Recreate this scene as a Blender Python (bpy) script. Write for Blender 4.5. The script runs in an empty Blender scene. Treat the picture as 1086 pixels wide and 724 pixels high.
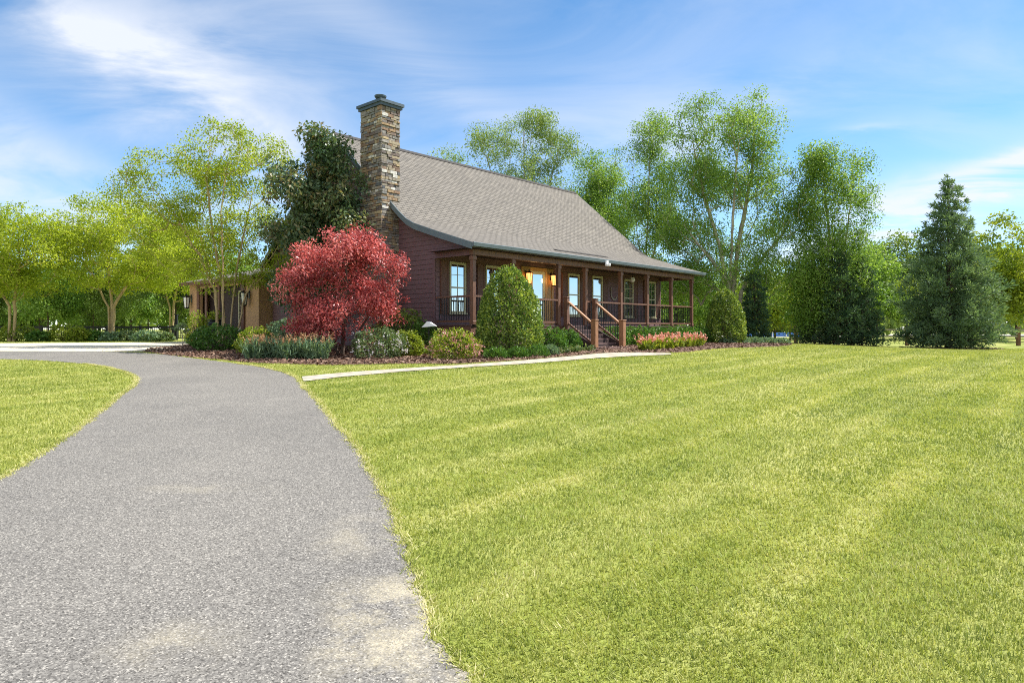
import bpy, math, random
import numpy as np
from mathutils import Vector

C = bpy.context.scene.collection
R = math.radians
EYE = 1.5
F = 720.0
HZ = 349.0

# ------------------------------------------------------------------ terrain
def ss(a, b, x):
    t = np.clip((x - a) / (b - a), 0, 1)
    return t * t * (3 - 2 * t)

def G(x, y):
    """height of the lawn: a gentle rise up to the house, lower out to the right"""
    x = np.asarray(x, float); y = np.asarray(y, float)
    a = (y - 2.0) * 0.036
    k = 30.0
    a = np.log1p(np.exp(np.clip(k * a, -60, 60))) / k
    m = -np.log(np.exp(-k * np.clip(a, 0, 1.6)) + math.exp(-k * 0.83)) / k
    q = 1 - 0.52 * ss(9, 26, x)
    return m * q

def g(x, y):
    return float(G(x, y))

def gp(px, py):
    """point of the ground seen at photo pixel px, py"""
    a = (px - 543) / F; b = (HZ - py) / F
    lo, hi = 0.5, 400.0
    for _ in range(60):
        m = 0.5 * (lo + hi)
        if EYE + b * m > g(a * m, m): lo = m
        else: hi = m
    return (a * lo, lo)

def gx(px, y):
    """ground point at depth y in the direction of photo column px"""
    x = (px - 543) / F * y
    return (x, y, g(x, y))

# ------------------------------------------------------------------ materials
def new_mat(name):
    m = bpy.data.materials.new(name); m.use_nodes = True
    nt = m.node_tree
    for n in list(nt.nodes): nt.nodes.remove(n)
    out = nt.nodes.new('ShaderNodeOutputMaterial')
    return m, nt, out

def N(nt, typ, **kw):
    n = nt.nodes.new(typ)
    for k, v in kw.items(): setattr(n, k, v)
    return n

def ramp(nt, stops):
    r = nt.nodes.new('ShaderNodeValToRGB')
    el = r.color_ramp.elements
    while len(el) < len(stops): el.new(0.5)
    for e, (p, c) in zip(el, stops):
        e.position = p; e.color = (c[0], c[1], c[2], 1)
    return r

def math_n(nt, op, a, b=None):
    n = nt.nodes.new('ShaderNodeMath'); n.operation = op
    for i, v in enumerate((a, b)):
        if v is None: continue
        if isinstance(v, (int, float)): n.inputs[i].default_value = v
        else: nt.links.new(v, n.inputs[i])
    return n.outputs[0]

def simple(name, col, rough=0.6, var=0.15, scale=8.0, stretch=(1, 1, 1), metal=0.0, bump=0.0, spec=0.4):
    """plain material with a mottled base colour"""
    m, nt, out = new_mat(name)
    p = N(nt, 'ShaderNodeBsdfPrincipled')
    tc = N(nt, 'ShaderNodeTexCoord'); mp = N(nt, 'ShaderNodeMapping')
    mp.inputs['Scale'].default_value = stretch
    no = N(nt, 'ShaderNodeTexNoise'); no.inputs['Scale'].default_value = scale
    no.inputs['Detail'].default_value = 5
    nt.links.new(tc.outputs['Object'], mp.inputs[0]); nt.links.new(mp.outputs[0], no.inputs['Vector'])
    lo = [c * (1 - var) for c in col]; hi = [min(1, c * (1 + var)) for c in col]
    r = ramp(nt, [(0.3, lo), (0.7, hi)])
    nt.links.new(no.outputs['Fac'], r.inputs[0]); nt.links.new(r.outputs[0], p.inputs['Base Color'])
    p.inputs['Roughness'].default_value = rough; p.inputs['Metallic'].default_value = metal
    p.inputs['Specular IOR Level'].default_value = spec
    if bump:
        b = N(nt, 'ShaderNodeBump'); b.inputs['Strength'].default_value = bump; b.inputs['Distance'].default_value = 0.02
        nt.links.new(no.outputs['Fac'], b.inputs['Height']); nt.links.new(b.outputs[0], p.inputs['Normal'])
    nt.links.new(p.outputs[0], out.inputs[0])
    return m

def leafmat(name, cols, transl=0.4, rough=0.5, spec=0.25, tcol=None):
    """leaf material: per-leaf tint picks a colour along the ramp, light shines through"""
    m, nt, out = new_mat(name)
    at = N(nt, 'ShaderNodeAttribute'); at.attribute_name = 'tint'
    n = len(cols)
    r = ramp(nt, [(i / (n - 1), c) for i, c in enumerate(cols)])
    nt.links.new(at.outputs['Fac'], r.inputs[0])
    p = N(nt, 'ShaderNodeBsdfPrincipled'); p.inputs['Roughness'].default_value = rough
    p.inputs['Specular IOR Level'].default_value = spec
    nt.links.new(r.outputs[0], p.inputs['Base Color'])
    t = N(nt, 'ShaderNodeBsdfTranslucent')
    mul = N(nt, 'ShaderNodeMix', data_type='RGBA', blend_type='MULTIPLY'); mul.inputs[0].default_value = 1
    nt.links.new(r.outputs[0], mul.inputs[6]); mul.inputs[7].default_value = tuple(tcol or (1.5, 1.45, 0.7)) + (1,)
    nt.links.new(mul.outputs[2], t.inputs[0])
    mx = N(nt, 'ShaderNodeMixShader'); mx.inputs[0].default_value = transl
    nt.links.new(p.outputs[0], mx.inputs[1]); nt.links.new(t.outputs[0], mx.inputs[2])
    nt.links.new(mx.outputs[0], out.inputs[0])
    return m

def tintmat(name, cols, rough=0.85, bump=0.0, scale=20):
    """opaque material whose colour comes from the per-piece tint plus fine mottling"""
    m, nt, out = new_mat(name)
    at = N(nt, 'ShaderNodeAttribute'); at.attribute_name = 'tint'
    n = len(cols)
    r = ramp(nt, [(i / (n - 1), c) for i, c in enumerate(cols)])
    nt.links.new(at.outputs['Fac'], r.inputs[0])
    tc = N(nt, 'ShaderNodeTexCoord'); no = N(nt, 'ShaderNodeTexNoise'); no.inputs['Scale'].default_value = scale
    no.inputs['Detail'].default_value = 6
    nt.links.new(tc.outputs['Object'], no.inputs['Vector'])
    r2 = ramp(nt, [(0.3, (0.6, 0.6, 0.6)), (0.7, (1.2, 1.2, 1.2))])
    nt.links.new(no.outputs['Fac'], r2.inputs[0])
    mul = N(nt, 'ShaderNodeMix', data_type='RGBA', blend_type='MULTIPLY'); mul.inputs[0].default_value = 1
    nt.links.new(r.outputs[0], mul.inputs[6]); nt.links.new(r2.outputs[0], mul.inputs[7])
    p = N(nt, 'ShaderNodeBsdfPrincipled'); p.inputs['Roughness'].default_value = rough
    nt.links.new(mul.outputs[2], p.inputs['Base Color'])
    if bump:
        b = N(nt, 'ShaderNodeBump'); b.inputs['Strength'].default_value = bump; b.inputs['Distance'].default_value = 0.02
        nt.links.new(no.outputs['Fac'], b.inputs['Height']); nt.links.new(b.outputs[0], p.inputs['Normal'])
    nt.links.new(p.outputs[0], out.inputs[0])
    return m

def emission(name, col, strength):
    m, nt, out = new_mat(name)
    e = N(nt, 'ShaderNodeEmission'); e.inputs[0].default_value = (*col, 1); e.inputs[1].default_value = strength
    nt.links.new(e.outputs[0], out.inputs[0]); return m

def shingles(name, base):
    m, nt, out = new_mat(name)
    uv = N(nt, 'ShaderNodeUVMap')
    br = N(nt, 'ShaderNodeTexBrick'); br.offset = 0.5
    br.inputs['Scale'].default_value = 1.0; br.inputs['Brick Width'].default_value = 0.30; br.inputs['Row Height'].default_value = 0.145
    br.inputs['Mortar Size'].default_value = 0.018; br.inputs['Mortar Smooth'].default_value = 0.3
    br.inputs['Color1'].default_value = (*[c * 0.86 for c in base], 1); br.inputs['Color2'].default_value = (*[c * 1.10 for c in base], 1)
    br.inputs['Mortar'].default_value = (*[c * 0.38 for c in base], 1); br.inputs['Bias'].default_value = -0.1
    nt.links.new(uv.outputs[0], br.inputs['Vector'])
    no = N(nt, 'ShaderNodeTexNoise'); no.inputs['Scale'].default_value = 2.3; no.inputs['Detail'].default_value = 9; no.inputs['Roughness'].default_value = .75
    nt.links.new(uv.outputs[0], no.inputs['Vector'])
    r2 = ramp(nt, [(0.25, (0.74, 0.74, 0.76)), (0.75, (1.16, 1.14, 1.1))]); nt.links.new(no.outputs['Fac'], r2.inputs[0])
    mul = N(nt, 'ShaderNodeMix', data_type='RGBA', blend_type='MULTIPLY'); mul.inputs[0].default_value = 1
    nt.links.new(br.outputs['Color'], mul.inputs[6]); nt.links.new(r2.outputs[0], mul.inputs[7])
    p = N(nt, 'ShaderNodeBsdfPrincipled'); p.inputs['Roughness'].default_value = 0.9; p.inputs['Specular IOR Level'].default_value = .2
    nt.links.new(mul.outputs[2], p.inputs['Base Color'])
    sx = N(nt, 'ShaderNodeSeparateXYZ'); nt.links.new(uv.outputs[0], sx.inputs[0])
    saw = math_n(nt, 'FRACT', math_n(nt, 'DIVIDE', sx.outputs[1], 0.145))
    hgt = math_n(nt, 'ADD', math_n(nt, 'MULTIPLY', saw, -1.0), math_n(nt, 'MULTIPLY', br.outputs['Fac'], -0.6))
    b = N(nt, 'ShaderNodeBump'); b.inputs['Strength'].default_value = 0.8; b.inputs['Distance'].default_value = 0.012
    nt.links.new(hgt, b.inputs['Height']); nt.links.new(b.outputs[0], p.inputs['Normal'])
    nt.links.new(p.outputs[0], out.inputs[0])
    return m

def glass(name, dark=(0.03, 0.035, 0.04), refl=0.55):
    m, nt, out = new_mat(name)
    d = N(nt, 'ShaderNodeBsdfDiffuse'); d.inputs[0].default_value = (*dark, 1)
    gl = N(nt, 'ShaderNodeBsdfGlossy'); gl.inputs['Roughness'].default_value = 0.02; gl.inputs[0].default_value = (0.9, 0.95, 1, 1)
    tc = N(nt, 'ShaderNodeTexCoord'); no = N(nt, 'ShaderNodeTexNoise'); no.inputs['Scale'].default_value = 1.2
    nt.links.new(tc.outputs['Object'], no.inputs['Vector'])
    b = N(nt, 'ShaderNodeBump'); b.inputs['Strength'].default_value = 0.05; b.inputs['Distance'].default_value = 0.05
    nt.links.new(no.outputs['Fac'], b.inputs['Height']); nt.links.new(b.outputs[0], gl.inputs['Normal'])
    mx = N(nt, 'ShaderNodeMixShader'); mx.inputs[0].default_value = refl
    nt.links.new(d.outputs[0], mx.inputs[1]); nt.links.new(gl.outputs[0], mx.inputs[2]); nt.links.new(mx.outputs[0], out.inputs[0])
    return m

ANG = math.atan2(0.742, 0.670)      # direction of the long side of the house
UX, UY = math.cos(ANG), math.sin(ANG)

def lawn_mat():
    m, nt, out = new_mat('lawn_turf')
    tc = N(nt, 'ShaderNodeTexCoord')
    mp = N(nt, 'ShaderNodeMapping', vector_type='POINT'); mp.inputs['Rotation'].default_value = (0, 0, -ANG)
    nt.links.new(tc.outputs['Object'], mp.inputs[0])
    st = N(nt, 'ShaderNodeMapping'); st.inputs['Scale'].default_value = (0.22, 1.5, 1)
    nt.links.new(mp.outputs[0], st.inputs[0])
    n1 = N(nt, 'ShaderNodeTexNoise'); n1.inputs['Scale'].default_value = 1.0; n1.inputs['Detail'].default_value = 4
    nt.links.new(st.outputs[0], n1.inputs['Vector'])
    n2 = N(nt, 'ShaderNodeTexNoise'); n2.inputs['Scale'].default_value = 9.0; n2.inputs['Detail'].default_value = 8; n2.inputs['Roughness'].default_value = 0.8
    nt.links.new(tc.outputs['Object'], n2.inputs['Vector'])
    n3 = N(nt, 'ShaderNodeTexNoise'); n3.inputs['Scale'].default_value = 0.35; n3.inputs['Detail'].default_value = 3
    nt.links.new(tc.outputs['Object'], n3.inputs['Vector'])
    s = math_n(nt, 'ADD', math_n(nt, 'MULTIPLY', n1.outputs['Fac'], 0.5), math_n(nt, 'ADD', math_n(nt, 'MULTIPLY', n2.outputs['Fac'], 0.35), math_n(nt, 'MULTIPLY', n3.outputs['Fac'], 0.25)))
    r = ramp(nt, [(0.36, (0.110, 0.155, 0.025)), (0.52, (0.215, 0.255, 0.050)), (0.66, (0.36, 0.36, 0.12))])
    nt.links.new(s, r.inputs[0])
    # clippings-pale stripes along the mowing direction
    sx = N(nt, 'ShaderNodeSeparateXYZ'); nt.links.new(mp.outputs[0], sx.inputs[0])
    wv = math_n(nt, 'SINE', math_n(nt, 'MULTIPLY', sx.outputs[1], 2 * math.pi / 1.15))
    wv = math_n(nt, 'MULTIPLY', math_n(nt, 'ADD', wv, 1.0), 0.5)
    wv = math_n(nt, 'POWER', wv, 5.0)
    wv = math_n(nt, 'MULTIPLY', wv, math_n(nt, 'MULTIPLY', n1.outputs['Fac'], 0.8))
    mx = N(nt, 'ShaderNodeMix', data_type='RGBA'); nt.links.new(wv, mx.inputs[0])
    nt.links.new(r.outputs[0], mx.inputs[6]); mx.inputs[7].default_value = (0.38, 0.38, 0.14, 1)
    p = N(nt, 'ShaderNodeBsdfPrincipled'); p.inputs['Roughness'].default_value = 0.95; p.inputs['Specular IOR Level'].default_value = 0.1
    nt.links.new(mx.outputs[2], p.inputs['Base Color'])
    b = N(nt, 'ShaderNodeBump'); b.inputs['Strength'].default_value = 0.5; b.inputs['Distance'].default_value = 0.03
    n4 = N(nt, 'ShaderNodeTexNoise'); n4.inputs['Scale'].default_value = 40; n4.inputs['Detail'].default_value = 4
    nt.links.new(tc.outputs['Object'], n4.inputs['Vector'])
    nt.links.new(n4.outputs['Fac'], b.inputs['Height']); nt.links.new(b.outputs[0], p.inputs['Normal'])
    nt.links.new(p.outputs[0], out.inputs[0])
    return m

def asphalt_mat():
    m, nt, out = new_mat('worn_asphalt')
    tc = N(nt, 'ShaderNodeTexCoord')
    v = N(nt, 'ShaderNodeTexVoronoi'); v.inputs['Scale'].default_value = 125; nt.links.new(tc.outputs['Object'], v.inputs['Vector'])
    sp = N(nt, 'ShaderNodeSeparateColor'); nt.links.new(v.outputs['Color'], sp.inputs[0])
    r = ramp(nt, [(0.0, (0.06, 0.056, 0.050)), (0.16, (0.125, 0.117, 0.105)), (0.5, (0.175, 0.165, 0.148)), (0.85, (0.235, 0.222, 0.198)), (1.0, (0.40, 0.375, 0.33))])
    nt.links.new(sp.outputs[0], r.inputs[0])
    n = N(nt, 'ShaderNodeTexNoise'); n.inputs['Scale'].default_value = 0.55; n.inputs['Detail'].default_value = 7; n.inputs['Roughness'].default_value = 0.62
    nt.links.new(tc.outputs['Object'], n.inputs['Vector'])
    rr = ramp(nt, [(0.3, (0.90, 0.90, 0.91)), (0.7, (1.16, 1.15, 1.14))]); nt.links.new(n.outputs['Fac'], rr.inputs[0])
    mul = N(nt, 'ShaderNodeMix', data_type='RGBA', blend_type='MULTIPLY'); mul.inputs[0].default_value = 1
    nt.links.new(r.outputs[0], mul.inputs[6]); nt.links.new(rr.outputs[0], mul.inputs[7])
    # pale sandy patches near the right edge
    n2 = N(nt, 'ShaderNodeTexNoise'); n2.inputs['Scale'].default_value = 2.6; n2.inputs['Detail'].default_value = 8; n2.inputs['Roughness'].default_value = 0.72
    nt.links.new(tc.outputs['Object'], n2.inputs['Vector'])
    acc = None
    for (cx, cy, rx, ry, k) in ((-0.36, 3.05, 0.34, 0.42, 1.0), (-0.62, 3.65, 0.30, 0.22, .75), (-0.78, 3.3, 0.12, 0.3, .6), (-1.05, 4.6, 0.2, 0.35, 0.4), (-1.55, 3.1, 0.22, 0.2, 0.35), (-2.6, 5.8, .4, .12, .3)):
        vs = N(nt, 'ShaderNodeVectorMath', operation='SUBTRACT'); nt.links.new(tc.outputs['Object'], vs.inputs[0]); vs.inputs[1].default_value = (cx, cy, 0)
        vm = N(nt, 'ShaderNodeVectorMath', operation='MULTIPLY'); nt.links.new(vs.outputs[0], vm.inputs[0]); vm.inputs[1].default_value = (1 / rx, 1 / ry, 0)
        ln = N(nt, 'ShaderNodeVectorMath', operation='LENGTH'); nt.links.new(vm.outputs[0], ln.inputs[0])
        e = math_n(nt, 'MULTIPLY', math_n(nt, 'MAXIMUM', math_n(nt, 'SUBTRACT', 1.7, ln.outputs['Value']), 0.0), k)
        acc = e if acc is None else math_n(nt, 'ADD', acc, e)
    fac = math_n(nt, 'MULTIPLY', acc, math_n(nt, 'MULTIPLY', math_n(nt, 'MAXIMUM', math_n(nt, 'SUBTRACT', n2.outputs['Fac'], 0.42), 0.0), 3.4))
    fac = math_n(nt, 'MULTIPLY', fac, math_n(nt, 'ADD', math_n(nt, 'MULTIPLY', sp.outputs[1], 0.9), 0.35))
    fac = math_n(nt, 'MINIMUM', math_n(nt, 'MAXIMUM', fac, 0.0), 0.72)
    mx = N(nt, 'ShaderNodeMix', data_type='RGBA'); nt.links.new(fac, mx.inputs[0])
    nt.links.new(mul.outputs[2], mx.inputs[6]); mx.inputs[7].default_value = (0.50, 0.44, 0.31, 1)
    p = N(nt, 'ShaderNodeBsdfPrincipled'); p.inputs['Roughness'].default_value = 0.9; p.inputs['Specular IOR Level'].default_value = .25
    nt.links.new(mx.outputs[2], p.inputs['Base Color'])
    b = N(nt, 'ShaderNodeBump'); b.inputs['Strength'].default_value = 0.7; b.inputs['Distance'].default_value = 0.008
    nt.links.new(sp.outputs[0], b.inputs['Height']); nt.links.new(b.outputs[0], p.inputs['Normal'])
    nt.links.new(p.outputs[0], out.inputs[0])
    return m

M = {}
M['lawn'] = lawn_mat()
M['asphalt'] = asphalt_mat()
M['concrete'] = simple('pale_concrete', (0.62, 0.55, 0.42), 0.9, 0.18, 3, bump=.2)
M['walk'] = simple('walk_concrete', (0.40, 0.355, 0.28), 0.9, 0.32, 4, bump=.3)
M['siding'] = simple('plum_siding', (0.160, 0.089, 0.095), 0.6, 0.12, 3, (1, 1, 6))
M['siding_slate'] = simple('slate_siding', (0.085, 0.105, 0.135), 0.6, 0.12, 3, (1, 1, 6))
M['trimslate'] = simple('slate_trim', (0.115, 0.150, 0.170), 0.5, 0.1, 4)
M['wood'] = simple('stained_wood', (0.165, 0.085, 0.056), 0.55, 0.3, 5, (6, 6, 1), bump=.1)
M['woodlit'] = simple('sunlit_wood', (0.32, 0.165, 0.082), 0.55, 0.25, 6, (5, 5, 1), bump=.1)  # lighter, warmer copy of the stained wood, sunlight put into its colour
M['deck'] = simple('deck_boards', (0.135, 0.085, 0.080), 0.6, 0.25, 5, (1, 8, 1), bump=.1)
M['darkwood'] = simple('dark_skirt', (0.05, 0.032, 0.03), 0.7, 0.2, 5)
M['shutter'] = simple('brown_shutter', (0.14, 0.065, 0.045), 0.55, 0.15, 5, (4, 4, 1))
M['winframe'] = simple('cream_frame', (0.50, 0.47, 0.30), 0.5, 0.08, 6)
M['glass'] = glass('window_glass')
M['glassdark'] = glass('dim_glass', (0.02, 0.025, 0.03), 0.3)
M['blind'] = simple('pale_blind', (0.6, 0.58, 0.45), 0.8, 0.05, 6)
M['black'] = simple('black_metal', (0.015, 0.016, 0.018), 0.4, 0.1, 6, metal=.3)
M['roof'] = shingles('weathered_shingles', (0.200, 0.184, 0.162))
M['ridge'] = simple('ridge_shingles', (0.05, 0.045, 0.042), 0.9, 0.25, 8)
M['stone'] = tintmat('fieldstone', [(0.10, 0.11, 0.125), (0.26, 0.165, 0.11), (0.36, 0.25, 0.14), (0.17, 0.19, 0.215), (0.44, 0.34, 0.20), (0.26, 0.25, 0.24), (0.15, 0.11, 0.095), (0.62, 0.60, 0.56)], 0.9, .5, 14)
M['mortar'] = simple('grey_mortar', (0.10, 0.09, 0.08), 0.95, 0.2, 20)
M['copper'] = simple('slate_cap', (0.075, 0.10, 0.12), 0.5, 0.15, 6, metal=.2)
M['stucco'] = simple('tan_stucco', (0.44, 0.27, 0.145), 0.9, 0.12, 12, bump=.1)
M['lampglow'] = emission('lit_lantern', (1.0, 0.38, 0.10), 1.5)
M['lampwhite'] = simple('frosted_lamp', (0.75, 0.76, 0.72), 0.4, 0.05, 5)
M['doorwood'] = simple('honey_door_wood', (0.40, 0.24, 0.085), 0.45, 0.25, 5, (5, 5, 1))
M['white'] = simple('white_enamel', (0.8, 0.8, 0.82), 0.4, 0.04, 5)
M['mulch'] = simple('mulch_ground', (0.115, 0.062, 0.040), 0.95, 0.5, 25, bump=.6)
M['chips'] = tintmat('bark_chips', [(0.05, 0.028, 0.02), (0.16, 0.085, 0.055), (0.27, 0.165, 0.11), (0.36, 0.25, 0.18)], .9)
M['bark_tan'] = simple('tan_bark', (0.42, 0.32, 0.17), 0.85, 0.3, 6, (1, 1, .3), bump=.3)
M['bark_grey'] = simple('grey_bark', (0.40, 0.36, 0.29), 0.9, 0.35, 5, (1, 1, .4), bump=.4)
M['bark_dark'] = simple('dark_bark', (0.09, 0.065, 0.05), 0.95, 0.3, 6, (1, 1, .3), bump=.4)
M['fencewood'] = simple('fence_rail_wood', (0.30, 0.27, 0.22), 0.85, 0.2, 5)
M['postwood'] = simple('brown_fence_post', (0.16, 0.08, 0.045), 0.85, 0.25, 5)
M['blue'] = simple('blue_panel', (0.05, 0.15, 0.42), 0.6, 0.15, 3)
M['gravel'] = simple('pale_gravel', (0.62, 0.58, 0.52), 0.95, 0.15, 5)
M['pot'] = simple('dark_glazed_pot', (0.02, 0.022, 0.024), 0.35, 0.2, 5)

M['L_lime'] = leafmat('lime_leaves', [(0.145, 0.205, 0.018), (0.275, 0.355, 0.032), (0.42, 0.485, 0.065)], .55)
M['L_birch'] = leafmat('birch_leaves', [(0.085, 0.175, 0.034), (0.18, 0.30, 0.062), (0.32, 0.43, 0.12)], .45)
M['L_olive'] = leafmat('olive_leaves', [(0.10, 0.18, 0.05), (0.19, 0.28, 0.085), (0.31, 0.39, 0.15)], .42)
M['L_wood'] = leafmat('woodland_leaves', [(0.07, 0.120, 0.030), (0.13, 0.20, 0.045), (0.21, 0.29, 0.075)], .45)
M['L_mag'] = leafmat('magnolia_leaves', [(0.030, 0.075, 0.038), (0.065, 0.125, 0.058), (0.13, 0.185, 0.08), (0.30, 0.23, 0.11)], .25, .42, .5)
M['L_red'] = leafmat('crimson_leaves', [(0.11, 0.040, 0.040), (0.27, 0.050, 0.055), (0.58, 0.15, 0.15), (0.82, 0.36, 0.34)], .40, .40, .4, (1.5, 1.2, 1.0))
M['L_holly'] = leafmat('holly_leaves', [(0.045, 0.10, 0.022), (0.18, 0.27, 0.050), (0.40, 0.46, 0.10)], .3, .45, .3)
M['L_box'] = leafmat('boxwood_leaves', [(0.040, 0.105, 0.020), (0.09, 0.195, 0.034), (0.17, 0.29, 0.055)], .3, .45)
M['L_conif'] = leafmat('conifer_needles', [(0.075, 0.135, 0.078), (0.135, 0.215, 0.12), (0.25, 0.34, 0.175)], .28, .6, .2)
M['L_dark'] = leafmat('arborvitae_sprays', [(0.030, 0.072, 0.042), (0.062, 0.12, 0.066), (0.13, 0.20, 0.085)], .25, .6, .2)
M['L_blue'] = leafmat('bluegreen_leaves', [(0.085, 0.155, 0.095), (0.15, 0.24, 0.14), (0.23, 0.33, 0.18)], .3)
M['L_var'] = leafmat('variegated_leaves', [(0.06, 0.12, 0.045), (0.13, 0.20, 0.08), (0.30, 0.33, 0.16)], .25)
M['L_yel'] = leafmat('golden_leaves', [(0.13, 0.20, 0.022), (0.24, 0.31, 0.035), (0.38, 0.42, 0.06)], .35)
M['F_pink'] = leafmat('pink_blossoms', [(0.55, 0.20, 0.19), (0.66, 0.34, 0.30), (0.75, 0.52, 0.46)], .3, .6, .2, (1.1, 1, 1))
M['F_coral'] = leafmat('coral_blossoms', [(0.70, 0.22, 0.16), (0.78, 0.36, 0.26), (0.82, 0.52, 0.40)], .3, .6, .2, (1.1, 1, 1))
M['F_white'] = leafmat('white_blossoms', [(0.62, 0.55, 0.58), (0.74, 0.68, 0.70), (0.8, 0.78, 0.78)], .3, .6, .2, (1, 1, 1))
M['F_peach'] = leafmat('peach_flower_spikes', [(0.50, 0.24, 0.10), (0.58, 0.34, 0.18), (0.6, 0.44, 0.26)], .3, .6, .2, (1, 1, 1))
M['grass'] = leafmat('grass_blades', [(0.145, 0.20, 0.036), (0.295, 0.335, 0.068), (0.46, 0.465, 0.135), (0.68, 0.62, 0.36)], .35, .55, .25, (1.25, 1.25, 0.8))

# ------------------------------------------------------------------ object helpers
def tag(o, label=None, cat=None, group=None, kind=None):
    if label: o['label'] = label
    if cat: o['category'] = cat
    if group: o['group'] = group
    if kind: o['kind'] = kind
    return o

def empty(name, loc=(0, 0, 0), rz=0.0):
    o = bpy.data.objects.new(name, None); C.objects.link(o)
    o.location = loc; o.rotation_euler = (0, 0, rz); o.empty_display_size = 0.3
    return o

def link(name, me, mat, parent=None, loc=(0, 0, 0)):
    o = bpy.data.objects.new(name, me); C.objects.link(o)
    if mat is not None and not me.materials: me.materials.append(mat)
    if parent is not None: o.parent = parent
    o.location = loc
    return o

def copy_tree(o, parent=None):
    c = o.copy(); C.objects.link(c)
    if parent is not None: c.parent = parent
    for ch in list(o.children):
        copy_tree(ch, c)
    return c

class MB:
    """collects simple shapes into one mesh"""
    def __init__(s): s.v = []; s.f = []; s.t = []
    def face(s, pts, tint=0.0):
        n = len(s.v); s.v += [tuple(p) for p in pts]; s.f.append(tuple(range(n, n + len(pts)))); s.t += [tint] * len(pts)
    def box(s, a, b, tint=0.0):
        x0, y0, z0 = a; x1, y1, z1 = b
        if x0 > x1: x0, x1 = x1, x0
        if y0 > y1: y0, y1 = y1, y0
        if z0 > z1: z0, z1 = z1, z0
        n = len(s.v)
        s.v += [(x0, y0, z0), (x1, y0, z0), (x1, y1, z0), (x0, y1, z0), (x0, y0, z1), (x1, y0, z1), (x1, y1, z1), (x0, y1, z1)]
        s.f += [(n, n + 3, n + 2, n + 1), (n + 4, n + 5, n + 6, n + 7), (n, n + 1, n + 5, n + 4), (n + 1, n + 2, n + 6, n + 5), (n + 2, n + 3, n + 7, n + 6), (n + 3, n, n + 4, n + 7)]
        s.t += [tint] * 8; return s
    def prism(s, poly, axis, a, b, tint=0.0):
        """poly: 2D outline; axis 'x' (poly is y,z), 'y' (poly is x,z) or 'z' (poly is x,y)"""
        def P(p, d): return (d, p[0], p[1]) if axis == 'x' else ((p[0], d, p[1]) if axis == 'y' else (p[0], p[1], d))
        n = len(s.v); k = len(poly)
        s.v += [P(p, a) for p in poly] + [P(p, b) for p in poly]; s.t += [tint] * (2 * k)
        s.f.append(tuple(range(n, n + k))[::-1]); s.f.append(tuple(range(n + k, n + 2 * k)))
        for i in range(k):
            j = (i + 1) % k; s.f.append((n + i, n + j, n + k + j, n + k + i))
        return s
    def beam(s, p, q, w, h, tint=0.0):
        """rectangular bar from p to q, w wide, h high"""
        p = Vector(p); q = Vector(q); d = (q - p).normalized()
        up = Vector((0, 0, 1)) if abs(d.z) < 0.99 else Vector((1, 0, 0))
        sd = d.cross(up).normalized(); up = sd.cross(d).normalized()
        n = len(s.v)
        for e in (p, q):
            for a, b in ((-1, -1), (1, -1), (1, 1), (-1, 1)):
                s.v.append(tuple(e + sd * (a * w / 2) + up * (b * h / 2)))
        s.f += [(n, n + 1, n + 2, n + 3), (n + 7, n + 6, n + 5, n + 4)]
        for i in range(4):
            j = (i + 1) % 4; s.f.append((n + i, n + 4 + i, n + 4 + j, n + j))
        s.t += [tint] * 8; return s
    def lathe(s, prof, c=(0, 0, 0), seg=16, tint=0.0):
        n = len(s.v)
        for r, z in prof:
            for k in range(seg):
                a = 2 * math.pi * k / seg
                s.v.append((c[0] + r * math.cos(a), c[1] + r * math.sin(a), c[2] + z))
        for i in range(len(prof) - 1):
            for k in range(seg):
                j = (k + 1) % seg
                s.f.append((n + i * seg + k, n + i * seg + j, n + (i + 1) * seg + j, n + (i + 1) * seg + k))
        s.f.append(tuple(n + k for k in range(seg))[::-1]); s.f.append(tuple(n + (len(prof) - 1) * seg + k for k in range(seg)))
        s.t += [tint] * (seg * len(prof)); return s
    def build(s, name, mat, parent=None, loc=(0, 0, 0), bevel=0.0, tints=False):
        me = bpy.data.meshes.new(name); me.from_pydata(s.v, [], s.f); me.update()
        if tints:
            at = me.attributes.new('tint', 'FLOAT', 'POINT'); at.data.foreach_set('value', np.array(s.t, np.float32))
        o = link(name, me, mat, parent, loc)
        if bevel:
            b = o.modifiers.new('bevel', 'BEVEL'); b.width = bevel; b.segments = 1; b.limit_method = 'ANGLE'
        return o

def quads_mesh(name, V, k, tint=None, smooth=False, Fa=None):
    """V: (n*k,3) vertices, k verts per face unless Fa given"""
    me = bpy.data.meshes.new(name)
    V = np.asarray(V, np.float32)
    me.vertices.add(len(V)); me.vertices.foreach_set('co', V.ravel())
    Fa = np.arange(len(V), dtype=np.int32).reshape(-1, k) if Fa is None else np.asarray(Fa, np.int32)
    me.loops.add(Fa.size); me.loops.foreach_set('vertex_index', Fa.ravel())
    me.polygons.add(len(Fa)); me.polygons.foreach_set('loop_start', np.arange(len(Fa), dtype=np.int32) * Fa.shape[1])
    if smooth: me.polygons.foreach_set('use_smooth', np.ones(len(Fa), bool))
    me.update(calc_edges=True)
    if tint is not None:
        at = me.attributes.new('tint', 'FLOAT', 'POINT'); at.data.foreach_set('value', np.asarray(tint, np.float32))
    return me

def unit(a):
    return a / np.maximum(np.linalg.norm(a, axis=1, keepdims=True), 1e-9)

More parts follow.
